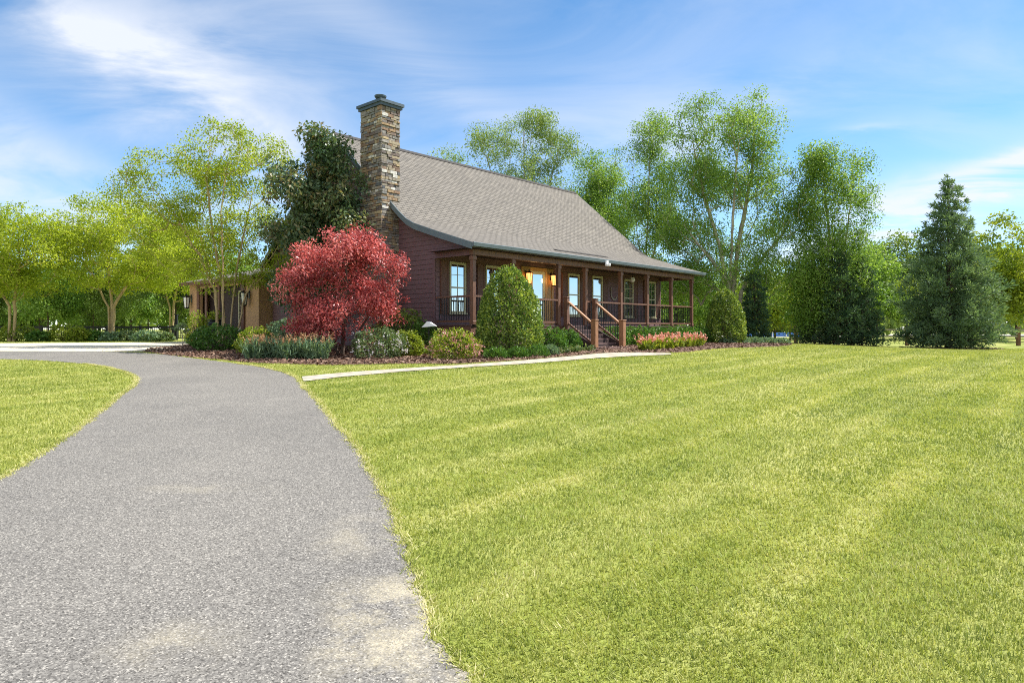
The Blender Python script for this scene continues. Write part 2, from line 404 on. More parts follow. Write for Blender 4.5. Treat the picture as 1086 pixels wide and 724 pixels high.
def leaf_verts(rng, P, D, ln, wd, normal=None, nbias=0.0):
    """diamond leaves at P pointing along D; returns (n*4,3)"""
    n = len(P)
    D = unit(D)
    r = unit(rng.normal(size=(n, 3)))
    if normal is not None: r = unit(r * (1 - nbias) + normal * nbias)
    S = unit(np.cross(D, r))
    L = ln * rng.uniform(.55, 1.45, (n, 1)); W = wd * rng.uniform(.55, 1.45, (n, 1))
    up = unit(np.cross(S, D))
    a = P - D * L * .5; b = P + S * W * .5 + up * W * .12; c = P + D * L * .5; d = P - S * W * .5 + up * W * .12
    return np.stack([a, b, c, d], 1).reshape(-1, 3)

# ------------------------------------------------------------------ trees
def sample_blobs(rng, blobs, n, shell=0.45, mind=0.0, gap=None, gs=1.3):
    ph = rng.uniform(0, 6.28, 9)
    vol = np.array([b[3] * b[4] * b[5] * (b[6] if len(b) > 6 else 1) for b in blobs]); vol = vol ** 0.97; vol /= vol.sum()
    out = []; tries = 0
    while len(out) < n and tries < n * 40:
        tries += 1
        b = blobs[rng.choice(len(blobs), p=vol)]
        d = rng.normal(size=3); d /= np.linalg.norm(d)
        r = rng.uniform() ** shell
        p = np.array(b[:3]) + d * r * np.array(b[3:6])
        if gap is not None:
            x, y, z = p * (2.2 / gs)
            v = math.sin(x + ph[0]) * math.cos(y * 1.1 + ph[1]) + math.sin(z * 1.3 + ph[2]) * math.cos(x * .8 + ph[3]) + .6 * math.sin(x * 2.1 + z * 1.3 + ph[4]) * math.cos(y * 2.3 - z + ph[5])
            if v < gap: continue
        if mind and out and tries < n * 20 and np.min(np.linalg.norm(np.array(out) - p, axis=1)) < mind: continue
        out.append(p)
    return np.array(out)

def grow(rng, stems, tips, R0, step=0.45, rise=0.4):
    """branch skeleton from stems (polylines from the base) to every tip"""
    pos = []; par = []; base = []
    for st in stems:
        st = [np.array(p, float) for p in st]
        prev = -1
        for i in range(len(st) - 1):
            k = max(1, int(np.linalg.norm(st[i + 1] - st[i]) / step))
            for j in range(k if i < len(st) - 2 else k + 1):
                p = st[i] + (st[i + 1] - st[i]) * (j / k)
                if i + j > 0: p = p + rng.normal(size=3) * 0.02
                pos.append(p); par.append(prev); prev = len(pos) - 1
                base.append(len(pos) - 1 == 0)
    nst = len(pos)
    stemarr = np.array(pos)
    order = np.argsort([np.min(np.linalg.norm(stemarr - t, axis=1)) for t in tips])
    tipn = []
    buf = np.zeros((nst + len(tips) * 60, 3)); buf[:nst] = stemarr; m = nst
    zmin = stemarr[:, 2].max() * .12
    for ti in order:
        t = tips[ti]
        A = buf[:m]; d = t - A; L = np.linalg.norm(d, axis=1) + 1e-6
        h = np.linalg.norm(d[:, :2], axis=1)
        cost = L * (1 + 1.3 * np.maximum(0, (rise * h - d[:, 2]) / L)) + (A[:, 2] < zmin)
        i = int(np.argmin(cost)); L0 = L[i]
        k = min(58, max(1, int(L0 / step)))
        p0 = A[i].copy(); d0 = d[i].copy(); prev = i
        ctrl = (p0 + t) / 2 + np.array([d0[0] * .12, d0[1] * .12, -0.10 * L0]) + rng.normal(size=3) * 0.07 * L0
        for j in range(1, k + 1):
            u = j / k
            p = (1 - u) ** 2 * p0 + 2 * u * (1 - u) * ctrl + u * u * t
            pos.append(p); par.append(prev); prev = len(pos) - 1
            buf[m] = p; m += 1
        tipn.append(prev)
    n = len(pos); cnt = np.zeros(n)
    for i in tipn: cnt[i] += 1
    for i in range(n - 1, -1, -1):
        if par[i] >= 0: cnt[par[i]] += max(cnt[i], .3)
    tot = max(cnt.max(), 1)
    rad = np.maximum(R0 * (np.maximum(cnt, .4) / tot) ** 0.56, 0.007)
    return np.array(pos), np.array(par), rad

def tubes(pos, par, rad, sides=6, flare=0.0):
    V = []; Fa = []
    ang = np.arange(sides) * 2 * math.pi / sides
    for i in range(len(pos)):
        p = par[i]
        if p < 0: continue
        a, b = pos[p], pos[i]; d = b - a; L = np.linalg.norm(d)
        if L < 1e-5: continue
        d = d / L
        ref = np.array([1., 0, 0]) if abs(d[0]) < .8 else np.array([0, 1., 0])
        s = np.cross(d, ref); s /= np.linalg.norm(s); t = np.cross(d, s)
        ring = np.outer(np.cos(ang), s) + np.outer(np.sin(ang), t)
        ra = min(rad[p], rad[i] * 1.35); rb = rad[i]
        if par[p] < 0: ra = rad[i] * (1.0 + flare)
        n = len(V) * sides
        V.append(a + ring * ra); V.append(b + d * rb * .3 + ring * rb)
        for k in range(sides):
            j = (k + 1) % sides
            Fa.append((n + k, n + j, n + sides + j, n + sides + k))
    return np.concatenate(V), np.array(Fa)

DENS, LSC = 1.9, .84
def make_tree(seed, stems, blobs, n_tip, per, cr, leaf, R0, bark, leafm, name='tree', loc=(0, 0, 0), shell=.45, rise=.4,
              flat=0.75, droop=0.0, sides=6, extra=0, mind=0.0, aspect=0.6, lum=0.0, crown_name='crown', gap=None, gs=1.3):
    rng = np.random.default_rng(seed)
    R0 *= .60; per = int(per * DENS); leaf *= LSC; extra = int(extra * DENS)
    tips = sample_blobs(rng, blobs, n_tip, shell, mind, gap, gs)
    pos, par, rad = grow(rng, stems, tips, R0, rise=rise)
    root = empty(name, loc)
    V, Fa = tubes(pos, par, rad, sides, .35)
    link('trunk', quads_mesh('trunk', V, 4, Fa=Fa, smooth=True), bark, root)
    # leaves: round each tip and along the thin twigs leading to it
    cen = tips
    twig = np.where((rad < R0 * .16) & (rad > 0))[0]
    n = len(cen) * per
    size = cr * np.clip(np.exp(rng.normal(size=len(cen)) * .38), .45, 2.0)
    wt = size ** 2.2; idx = rng.choice(len(cen), n, p=wt / wt.sum())
    dirs = unit(rng.normal(size=(n, 3)))
    rr = rng.uniform(size=(n, 1)) ** 0.42
    P = cen[idx] + dirs * rr * size[idx][:, None] * np.array([1, 1, flat])
    P[:, 2] -= droop * rng.uniform(size=n) * size[idx]
    if len(twig) and extra:
        ti = twig[rng.integers(0, len(twig), extra)]
        Q = pos[ti] + rng.normal(size=(extra, 3)) * cr * .28
        P = np.concatenate([P, Q]); dirs = np.concatenate([dirs, unit(rng.normal(size=(extra, 3)))])
        idx = np.concatenate([idx, rng.integers(0, len(cen), extra)])
    D = dirs * .5 + rng.normal(size=P.shape) * .5 + np.array([0, 0, -.35])
    LV = leaf_verts(rng, P, D, leaf, leaf * aspect, np.array([[0, 0, 1.]]), .35)
    ctint = rng.uniform(.0, 1., len(cen))
    t = np.clip(ctint[idx] * .62 + rng.uniform(0, .45, len(P)) - .02 + lum, 0, 1)
    link(crown_name, quads_mesh(crown_name, LV, 4, np.repeat(t, 4)), leafm, root)
    return root

def conifer(seed, h, r, nb, leafm, bark, name, loc, pw=0.9, base=0.02, spr=26, ln=.34, wd=.12, leader=True, full=None, up=.25, cl=.42):
    """evergreen: straight trunk, tiers of boughs each carrying sprays of needles"""
    rng = np.random.default_rng(seed)
    root = empty(name, loc)
    pos = [np.array([0, 0, 0.])]; par = [-1]; rad = [0.018 * h]
    k = 24
    for i in range(1, k + 1):
        z = h * .985 * i / k
        pos.append(np.array([rng.normal() * .01, rng.normal() * .01, z])); par.append(i - 1); rad.append(max(.012, .016 * h * (1 - i / k * .96)))
    P = []; D = []; T = []
    for b in range(nb):
        f = (b + rng.uniform()) / nb
        f = base + (1 - base) * f ** 1.15
        R_ = r * ((1 - f) ** pw if full is None else min(1, full * (1 - f)) ** 1.08) * rng.uniform(.66, 1.12) + .08
        az = b * 2.399 + rng.normal() * .25
        z0 = h * f
        o = np.array([math.cos(az), math.sin(az), 0])
        tilt = up * (0.2 + f * 1.3) - .18
        i0 = min(k, max(1, int(round(z0 / h * k))))
        prev = i0
        ns = max(2, int(R_ / .35))
        for j in range(1, ns + 1):
            u = j / ns
            q = np.array([0, 0, z0]) + o * R_ * u + np.array([0, 0, R_ * (tilt * u + .16 * u * u)])
            pos.append(q); par.append(prev); rad.append(max(.008, .02 * (1 - u) * (R_ / r) + .007)); prev = len(pos) - 1
        k2 = 1 + int(R_ / .42)
        for c in range(k2):
            u = 1.0 - .78 * c / max(1, k2) - rng.uniform(0, .08)
            cc = o * R_ * u + np.array([0, 0, z0 + R_ * (tilt * u + .16 * u * u)]) + rng.normal(size=3) * cl * .28
            pr = cl * rng.uniform(.55, 1.1) * (.42 + .58 * min(1, R_ / r * 1.2))
            m = int(spr * (.3 + .7 * (pr / cl) ** 1.5))
            dv = unit(rng.normal(size=(m, 3)) + o * .35 + np.array([0, 0, .3]))
            q = cc + dv * pr * rng.uniform(.25, 1.0, (m, 1)) * np.array([1, 1, .8])
            P.append(q); D.append(dv + o * .45 + np.array([0, 0, .25]) + rng.normal(size=(m, 3)) * .25)
            T.append(rng.uniform(.05, .55) + rng.uniform(-.1, .45, m))
    if leader:
        m = 40; q = np.zeros((m, 3)); q[:, 2] = rng.uniform(h * .93, h * 1.01, m); q[:, :2] += rng.normal(size=(m, 2)) * .05
        P.append(q); D.append(rng.normal(size=(m, 3)) * .5 + np.array([0, 0, 1])); T.append(rng.uniform(.2, .9, m))
    V, Fa = tubes(np.array(pos), np.array(par), np.array(rad), 6, .3)
    link('trunk', quads_mesh('trunk', V, 4, Fa=Fa, smooth=True), bark, root)
    P = np.concatenate(P); D = np.concatenate(D); T = np.clip(np.concatenate(T), 0, 1)
    link('crown', quads_mesh('crown', leaf_verts(rng, P, D, ln, wd), 4, np.repeat(T, 4)), leafm, root)
    return root

# ------------------------------------------------------------------ shrubs
def shell_points(rng, n, prof, rx, ry, h, lump=0.06, depth=0.25):
    """points near the surface of a body of revolution; prof(f) is the radius (0..1) at height fraction f"""
    f = rng.uniform(0, 1, n * 3)
    rr = prof(f); keep = rng.uniform(size=n * 3) < np.maximum(rr, .12); f = f[keep][:n]; rr = prof(f); n = len(f)
    az = rng.uniform(0, 2 * math.pi, n)
    ph = rng.uniform(0, 6, 6)
    bump = 1 + lump * (np.sin(az * 3 + ph[0] + f * 7) + np.sin(az * 5 + ph[1] - f * 11) + np.sin(az * 8 + ph[2] + f * 17)) * .8
    dd = 1 - depth * rng.uniform(size=n) ** 2 + rng.normal(size=n) * .015
    x = np.cos(az) * rr * bump * dd * rx; y = np.sin(az) * rr * bump * dd * ry; z = f * h * (1 + (bump - 1) * .5)
    df = .02; slope = (prof(np.clip(f + df, 0, 1)) - prof(np.clip(f - df, 0, 1))) / (2 * df)
    nrm = np.stack([np.cos(az), np.sin(az), np.clip(-slope * rx / h, -.6, 3)], 1)
    return np.stack([x, y, z], 1), unit(nrm)

def dome(f): return np.sqrt(np.clip(1 - np.clip((f - .3) / .7, -1, 1) ** 2, 0, 1)) * (0.82 + .18 * ss(0, .3, f))
def cone(f): return (1 - np.clip(f, 0, 1) ** 2.2) ** .55 * (0.86 + .14 * ss(0, .2, f)) 

def shrub(seed, name, px=None, Y=None, rx=.5, ry=None, h=.6, n=1500, leaf=.06, mat='L_box', prof=dome, label=None, cat='shrub', group=None,
          flowers=None, loc=None, lump=.11, aspect=.6, up=.3, upright=0.0, twigs=True, sink=0.03, fl_size=.06):
    rng = np.random.default_rng(seed)
    ry = ry or rx
    if loc is None: loc = gx(px, Y)
    root = empty(name, (loc[0], loc[1], loc[2] - sink))
    P, Nn = shell_points(rng, n, prof, rx, ry, h, lump)
    D = Nn * .6 + rng.normal(size=P.shape) * .55 + np.array([0, 0, up])
    if upright: D = D * (1 - upright) + np.array([0, 0, 1.2]) * upright
    cl = np.sin(P[:, 0] * 9 / rx + seed) * np.sin(P[:, 1] * 8 / rx + 1) * np.sin(P[:, 2] * 8 / h + 2)
    t = np.clip(rng.uniform(.05, .85, len(P)) + cl * .25, 0, 1)
    link('foliage', quads_mesh('foliage', leaf_verts(rng, P, D, leaf, leaf * aspect, Nn, .45), 4, np.repeat(t, 4)), M[mat], root)
    if twigs:   # woody stems inside
        pos = [np.zeros(3)]; par = [-1]; rad = [.03]
        for i in range(14):
            a = rng.uniform(0, 6.28); e = np.array([math.cos(a) * rx * .7, math.sin(a) * ry * .7, h * rng.uniform(.5, .85)])
            if prof is cone: e *= np.array([.5, .5, 1])
            prev = 0
            for j in range(1, 4):
                u = j / 3; pos.append(e * u + np.array([0, 0, -.0])); par.append(prev); rad.append(.02 * (1 - u) + .006); prev = len(pos) - 1
        V, Fa = tubes(np.array(pos), np.array(par), np.array(rad), 5)
        link('stem', quads_mesh('stem', V, 4, Fa=Fa), M['bark_dark'], root)
    if flowers:
        fm, fn, lo, hi, sector = flowers
        P, Nn = shell_points(rng, fn * 4, prof, rx * 1.02, ry * 1.02, h * 1.02, lump, .03)
        k = (P[:, 2] / h > lo) & (P[:, 2] / h < hi)
        if sector is not None:
            k &= (P[:, 0] * math.cos(sector) + P[:, 1] * math.sin(sector)) > -.1 * rx
        P = P[k][:fn]; Nn = Nn[k][:fn]
        # small clusters of petals
        P = np.repeat(P, 4, 0) + rng.normal(size=(len(P) * 4, 3)) * fl_size * .5; Nn = np.repeat(Nn, 4, 0)
        link('blossoms', quads_mesh('blossoms', leaf_verts(rng, P, Nn + rng.normal(size=P.shape) * .6, fl_size, fl_size * .7), 4,
             np.repeat(rng.uniform(0, 1, len(P)), 4)), M[fm], root)
    tag(root, label, cat, group)
    return root

def tuft(seed, name, loc, n_st, r, h, mat, flower=None, label=None, cat='plant', group=None, lw=.02, spread=.3, fh=.25, leafy=5, rlen=.5, flen=.05):
    """clump of upright stems with strap leaves, optionally topped by flower spikes"""
    rng = np.random.default_rng(seed)
    root = empty(name, (loc[0], loc[1], loc[2] - .01))
    a = rng.uniform(0, 6.283, n_st); rr = r * np.sqrt(rng.uniform(size=n_st))
    B = np.stack([np.cos(a) * rr, np.sin(a) * rr, np.zeros(n_st)], 1)
    lean = np.stack([np.cos(a), np.sin(a), np.zeros(n_st)], 1) * spread * (rr / r)[:, None] + rng.normal(size=(n_st, 3)) * .12 * np.array([1, 1, 0])
    H = h * rng.uniform(.65, 1.08, n_st)
    dirn = lean + np.array([0, 0, 1.]); dirn = unit(dirn)
    P = []; D = []
    for i in range(leafy):
        u = rng.uniform(.1, .95, n_st)
        P.append(B + dirn * (H * u)[:, None] + rng.normal(size=(n_st, 3)) * .02)
        D.append(dirn + rng.normal(size=(n_st, 3)) * .5)
    P = np.concatenate(P); D = np.concatenate(D)
    link('foliage', quads_mesh('foliage', leaf_verts(rng, P, D, h * rlen, lw * 2), 4, np.repeat(rng.uniform(0, 1, len(P)), 4)), M[mat], root)
    if flower:
        fm, frac = flower
        k = np.where(rng.uniform(size=n_st) < frac)[0]
        P = []; D = []
        for j in range(7):
            P.append(B[k] + dirn[k] * (H[k] * (1 + fh * j / 6))[:, None] + rng.normal(size=(len(k), 3)) * .018); D.append(rng.normal(size=(len(k), 3)) + np.array([0, 0, .8]))
        P = np.concatenate(P); D = np.concatenate(D)
        link('blossoms', quads_mesh('blossoms', leaf_verts(rng, P, D, flen, flen * .7), 4, np.repeat(rng.uniform(0, 1, len(P)), 4)), M[fm], root)
    tag(root, label, cat, group)
    return root
# ------------------------------------------------------------------ outline helpers
def resample(P, n):
    P = np.array(P, float); d = np.r_[0, np.cumsum(np.linalg.norm(np.diff(P, axis=0), axis=1))]
    u = np.linspace(0, d[-1], n)
    return np.stack([np.interp(u, d, P[:, 0]), np.interp(u, d, P[:, 1])], 1)

def smooth_line(P, it=2):
    P = np.array(P, float)
    for _ in range(it):
        Q = [P[0]]
        for a, b in zip(P[:-1], P[1:]): Q += [a * .75 + b * .25, a * .25 + b * .75]
        Q.append(P[-1]); P = np.array(Q)
    return P

def inside(poly, X, Y):
    poly = np.asarray(poly); r = np.zeros(len(X), bool); n = len(poly); j = n - 1
    for i in range(n):
        xi, yi = poly[i]; xj, yj = poly[j]
        c = ((yi > Y) != (yj > Y)) & (X < (xj - xi) * (Y - yi) / (yj - yi + 1e-12) + xi)
        r ^= c; j = i
    return r

def strip(name, A, B, nu, nv, lift, mat, jag=0.0, seed=1, kind='structure'):
    """sheet lying on the ground between two edge lines"""
    rng = np.random.default_rng(seed)
    A = resample(A, nu); B = resample(B, nu)
    if jag:
        dirn = (B - A) / np.maximum(np.linalg.norm(B - A, axis=1, keepdims=True), 1e-6)
        for E in (A, B):
            w = rng.normal(size=nu)
            for k, am in ((5, 1.0), (17, 1.3), (45, 1.2)):
                w = w + am * np.interp(np.arange(nu), np.arange(0, nu + 2 * k, k), rng.normal(size=len(np.arange(0, nu + 2 * k, k))))
            E += dirn * (w * jag * .45)[:, None]
    v = np.linspace(0, 1, nv)[None, :, None]
    Q = A[:, None, :] * (1 - v) + B[:, None, :] * v
    X = Q[..., 0].ravel(); Y = Q[..., 1].ravel()
    V = np.stack([X, Y, G(X, Y) + lift], 1)
    i = np.arange(nu - 1)[:, None] * nv + np.arange(nv - 1)[None, :]
    i = i.ravel(); Fa = np.stack([i, i + nv, i + nv + 1, i + 1], 1)
    # face up
    a, b, c = V[Fa[0, 0]], V[Fa[0, 1]], V[Fa[0, 2]]
    if np.cross(b - a, c - a)[2] < 0: Fa = Fa[:, ::-1]
    o = link(name, quads_mesh(name, V, 4, Fa=Fa, smooth=True), mat)
    tag(o, kind=kind)
    return o, np.concatenate([A, B[::-1]])

# ------------------------------------------------------------------ ground
xs = np.unique(np.concatenate([np.array([-900, -500, -300, -200, -140, -100, -75, -55, -42, -33]), np.arange(-27, 36.1, .5), np.array([42, 55, 75, 100, 140, 200, 300, 500, 900])]))
ys = np.unique(np.concatenate([np.array([-300, -150, -80, -40, -20, -10, -5]), np.arange(-2, 60.1, .5), np.array([66, 75, 90, 110, 140, 200, 300, 500, 1200])]))
XX, YY = np.meshgrid(xs, ys); V = np.stack([XX.ravel(), YY.ravel(), G(XX.ravel(), YY.ravel())], 1)
nx, ny = len(xs), len(ys)
i = (np.arange(ny - 1)[:, None] * nx + np.arange(nx - 1)[None, :]).ravel()
tag(link('ground', quads_mesh('ground', V, 4, Fa=np.stack([i, i + 1, i + nx + 1, i + nx], 1), smooth=True), M['lawn']), kind='structure')

drive_R = [(2.6, -8), (0.95, -1.5)] + [gp(*p) for p in ((499, 724), (480, 700), (466, 681), (462, 655), (460, 634), (444, 593), (426, 557), (412, 533), (398, 510), (380, 479), (366, 460), (351, 443), (335, 424), (321, 407), (308, 396.5), (285, 390.5), (262, 387), (230, 383), (190, 378), (150, 373.5), (70, 372.6), (0, 372.4), (-80, 372.4), (-200, 372.4))]
drive_L = [(-1.8, -8), (-3.4, -1.5)] + [gp(*p) for p in ((-330, 650), (-130, 566), (0, 510), (40, 484), (62, 470), (85, 455), (100, 441), (122, 425), (138, 413), (146, 405), (143, 399), (130, 393.5), (105, 388), (70, 384.2), (35, 382), (0, 381), (-80, 380), (-200, 380))]
dR = smooth_line(drive_R, 2); dL = smooth_line(drive_L, 2)
_, poly_drive = strip('driveway', dL, dR, 900, 20, 0.008, M['asphalt'], .030, 5)
pad_a = [gp(-200, 372.7), gp(0, 372.7), gp(150, 372.9), gp(172, 370.5), gp(203, 366.5)]
pad_b = [gp(-200, 364.6), gp(0, 364.2), gp(100, 363.6), gp(160, 363.2), gp(215, 362.2)]
_, poly_pad = strip('concrete_pad', pad_a, pad_b, 60, 8, 0.016, M['concrete'])
wk_up = [gp(*p) for p in ((320, 400), (360, 396), (430, 391), (498, 387), (560, 382.3), (610, 377.8), (634, 375.2), (665, 374.0), (712, 375.0))]
wk_lo = [gp(*p) for p in ((322, 405), (360, 400.5), (430, 394.3), (498, 389.8), (560, 386), (610, 382), (634, 380), (665, 378.3), (712, 376.4))]
_, poly_walk = strip('walkway', wk_lo, smooth_line(wk_up, 1), 120, 6, 0.020, M['walk'], .015, 9)

# ------------------------------------------------------------------ the house frame
HX, HY, HZ0 = (500 - 543) / F * 22, 22.0, 0.70
def hw(t, w):
    return (HX + UX * t - UY * w, HY + UY * t + UX * w)
def hw3(t, w): 
    x, y = hw(t, w); return (x, y, g(x, y))
def htw(x, y):
    dx, dy = x - HX, y - HY
    return (dx * UX + dy * UY, -dx * UY + dy * UX)

bed_f = [gp(*p) for p in ((150, 373.0), (185, 377.6), (230, 381.2), (265, 385), (310, 386.2), (350, 387.6), (385, 386.6), (440, 385.6), (480, 386.4), (515, 384.2), (560, 381.8), (600, 378.3), (634, 374.8))]
bed_b = [gp(162, 369.8), gp(205, 365.8), hw(-1.2, 18), hw(-.9, 14), hw(-.3, 9), hw(-.1, 5), hw(-.1, 2), hw(0, .1), hw(.2, .1), hw(1.0, .1), hw(2.2, .1), hw(3.4, .1), hw(4.7, .1)]
_, poly_bed1 = strip('mulch_bed', smooth_line(bed_f, 1), bed_b, 140, 14, 0.013, M['mulch'], .03, 3)
bed2_f = [gp(632, 375.1), gp(650, 374.3), gp(663, 373.9), gp(700, 374.6), gp(730, 373.6), gp(745, 371.4), gp(765, 369.4), gp(800, 368.6), gp(832, 367.6), gp(840, 366)]
bed2_b = [hw(4.7, .1), hw(5.8, .1), hw(6.8, .1), hw(9, .1), hw(11, .1), hw(13, .1), hw(15, .1), gp(800, 364.2), gp(832, 364.2), gp(840, 365)]
_, poly_bed2 = strip('mulch_bed', smooth_line(bed2_f, 1), bed2_b, 80, 10, 0.013, M['mulch'], .03, 4)
def ellipse_bed(px, Y, rx, ry, seed):
    x, y, z = gx(px, Y)
    a = np.linspace(math.pi, 0, 40)
    A = np.stack([x + rx * np.cos(a), y - ry * np.sin(a)], 1); B = np.stack([x + rx * np.cos(a), y + ry * np.sin(a)], 1)
    return strip('mulch_bed', A, B, 60, 8, 0.013, M['mulch'], .08, seed)[1]
poly_bed3 = ellipse_bed(886, 38.5, 2.9, 1.8, 6)
poly_bed4 = ellipse_bed(1008, 38.2, 2.7, 1.8, 7)
far = [(18, 95), (140, 95)]; farb = [(24, 150), (190, 150)]
strip('gravel_road', far, farb, 30, 4, .02, M['gravel'])

# bark chips strewn over the beds
def chips(poly, n, seed, up=1.0, size=.055):
    rng = np.random.default_rng(seed); poly = np.asarray(poly)
    lo, hi = poly.min(0), poly.max(0)
    X = rng.uniform(lo[0] - .1, hi[0] + .1, n * 4); Y = rng.uniform(lo[1] - .1, hi[1] + .1, n * 4)
    k = inside(poly, X, Y); X = X[k][:n]; Y = Y[k][:n]; n = len(X)
    P = np.stack([X, Y, G(X, Y) + rng.uniform(.018, .05, n)], 1)
    D = rng.normal(size=(n, 3)) * np.array([1, 1, .35])
    return leaf_verts(rng, P, D, size * 1.9, size * .8, np.array([[0, 0, 1.]]), .5), rng.uniform(0, 1, n)
cv = [chips(poly_bed1, 14000, 1), chips(poly_bed2, 5000, 2), chips(poly_bed3, 1500, 3), chips(poly_bed4, 1500, 4)]
o = link('mulch', quads_mesh('mulch', np.concatenate([c[0] for c in cv]), 4, np.repeat(np.concatenate([c[1] for c in cv]), 4)), M['chips'])
tag(o, kind='stuff')

# ------------------------------------------------------------------ grass blades
def vnoise(x, y, s, seed):
    g0 = np.random.default_rng(seed).uniform(size=(64, 64)); x = x / s; y = y / s
    i = np.floor(x).astype(int); j = np.floor(y).astype(int); u = x - i; v = y - j; u = u * u * (3 - 2 * u); v = v * v * (3 - 2 * v)
    return (g0[i % 64, j % 64] * (1 - u) + g0[(i + 1) % 64, j % 64] * u) * (1 - v) + (g0[i % 64, (j + 1) % 64] * (1 - u) + g0[(i + 1) % 64, (j + 1) % 64] * u) * v
def lawn_blades():
    rng = np.random.default_rng(11)
    y0, y1 = 2.3, 38.0
    def dens(y): return 13000 * (2.8 / y) ** 1.6
    ygrid = np.linspace(y0, y1, 400); hwid = 0.80 * ygrid + 4.0
    w = dens(ygrid) * 2 * hwid; cdf = np.cumsum(w); ntot = int(np.sum(w) * (ygrid[1] - ygrid[0])); cdf = cdf / cdf[-1]
    n = ntot
    Y = np.interp(rng.uniform(size=n), cdf, ygrid); X = rng.uniform(-1, 1, n) * (0.80 * Y + 4.0)
    # extra dense ragged fringe along the driveway edges
    E = resample(poly_drive, 9000); k = (E[:, 1] > 2.2) & (E[:, 1] < 18) & (abs(E[:, 0]) < .85 * E[:, 1] + 1); E = E[k]
    fi = rng.integers(0, len(E), 26000); fe = E[fi] + rng.normal(size=(26000, 2)) * .028
    X = np.concatenate([X, fe[:, 0]]); Y = np.concatenate([Y, fe[:, 1]]); fringe = np.zeros(len(X), bool); fringe[n:] = True
    bad = inside(poly_walk, X, Y) | inside(poly_bed1, X, Y) | inside(poly_bed2, X, Y) | inside(poly_pad, X, Y)
    ind = inside(poly_drive, X, Y)
    bad |= ind & ~(fringe & (rng.uniform(size=len(X)) < .45))
    X, Y, fringe = X[~bad], Y[~bad], fringe[~bad]; n = len(X)
    sc = (np.maximum(Y, 2.5) / 2.8) ** .55
    H = rng.uniform(.012, .032, n) * sc ** .45 * np.where(fringe, .7, 1); W = .0027 * sc * rng.uniform(.7, 1.4, n)
    az = rng.uniform(0, 6.283, n); lean = np.abs(rng.normal(size=n)) * .75 * np.where(fringe, 2.2, 1)
    # stripes left by the mower lean the blades one way then the other
    al = X * UX + Y * UY; ac = -X * UY + Y * UX
    sgn = np.sign(np.sin(ac * 2 * math.pi / 2.3))
    z = G(X, Y) + np.where(fringe, .009, 0)
    s = np.stack([np.cos(az), np.sin(az)], 1)
    tipx = X - s[:, 1] * lean * H + UX * sgn * H * .3; tipy = Y + s[:, 0] * lean * H + UY * sgn * H * .3
    a = np.stack([X - s[:, 0] * W, Y - s[:, 1] * W, z], 1); b = np.stack([X + s[:, 0] * W, Y + s[:, 1] * W, z], 1); c = np.stack([tipx, tipy, z + H], 1)
    st = (np.sin(ac * 2 * math.pi / 1.15) * .5 + .5) ** 5 * (np.sin(al * .9 + np.sin(ac * 1.3) * 2) * .5 + .5)
    pat = (vnoise(X, Y, 1.1, 1) - .5) * .24 + (vnoise(X, Y, .28, 2) - .5) * .26 + (vnoise(X, Y, .09, 3) - .5) * .26
    t = np.clip(.12 + .50 * rng.uniform(size=n) ** 1.2 + .24 * st + pat + .25 * (rng.uniform(size=n) > .9), 0, 1)
    t = np.where(fringe & (rng.uniform(size=n) < .7), np.clip(t + .45, 0, 1), t)
    V = np.stack([a, b, c], 1).reshape(-1, 3)
    o = link('grass', quads_mesh('grass', V, 3, np.repeat(t, 3)), M['grass'])
    tag(o, kind='stuff')
lawn_blades()

# ------------------------------------------------------------------ the house
house = empty('wooden_house', (HX, HY, HZ0), ANG)
tag(house, 'plum brown timber house with stone chimney and long railed front porch', 'house')
FL, BEAM, EAVE = 0.95, 3.21, 3.56
LEN = 15.1
W1, WB = 1.75, 12.7           # front wall and back wall
prof = [(-.40, 3.56), (1.2, 4.05), (2.45, 4.46), (2.85, 4.66), (3.25, 4.96), (7.44, 8.54), (12.2, 4.44), (13.1, 3.67)]
def roof_z(w): return float(np.interp(w, [p[0] for p in prof], [p[1] for p in prof]))

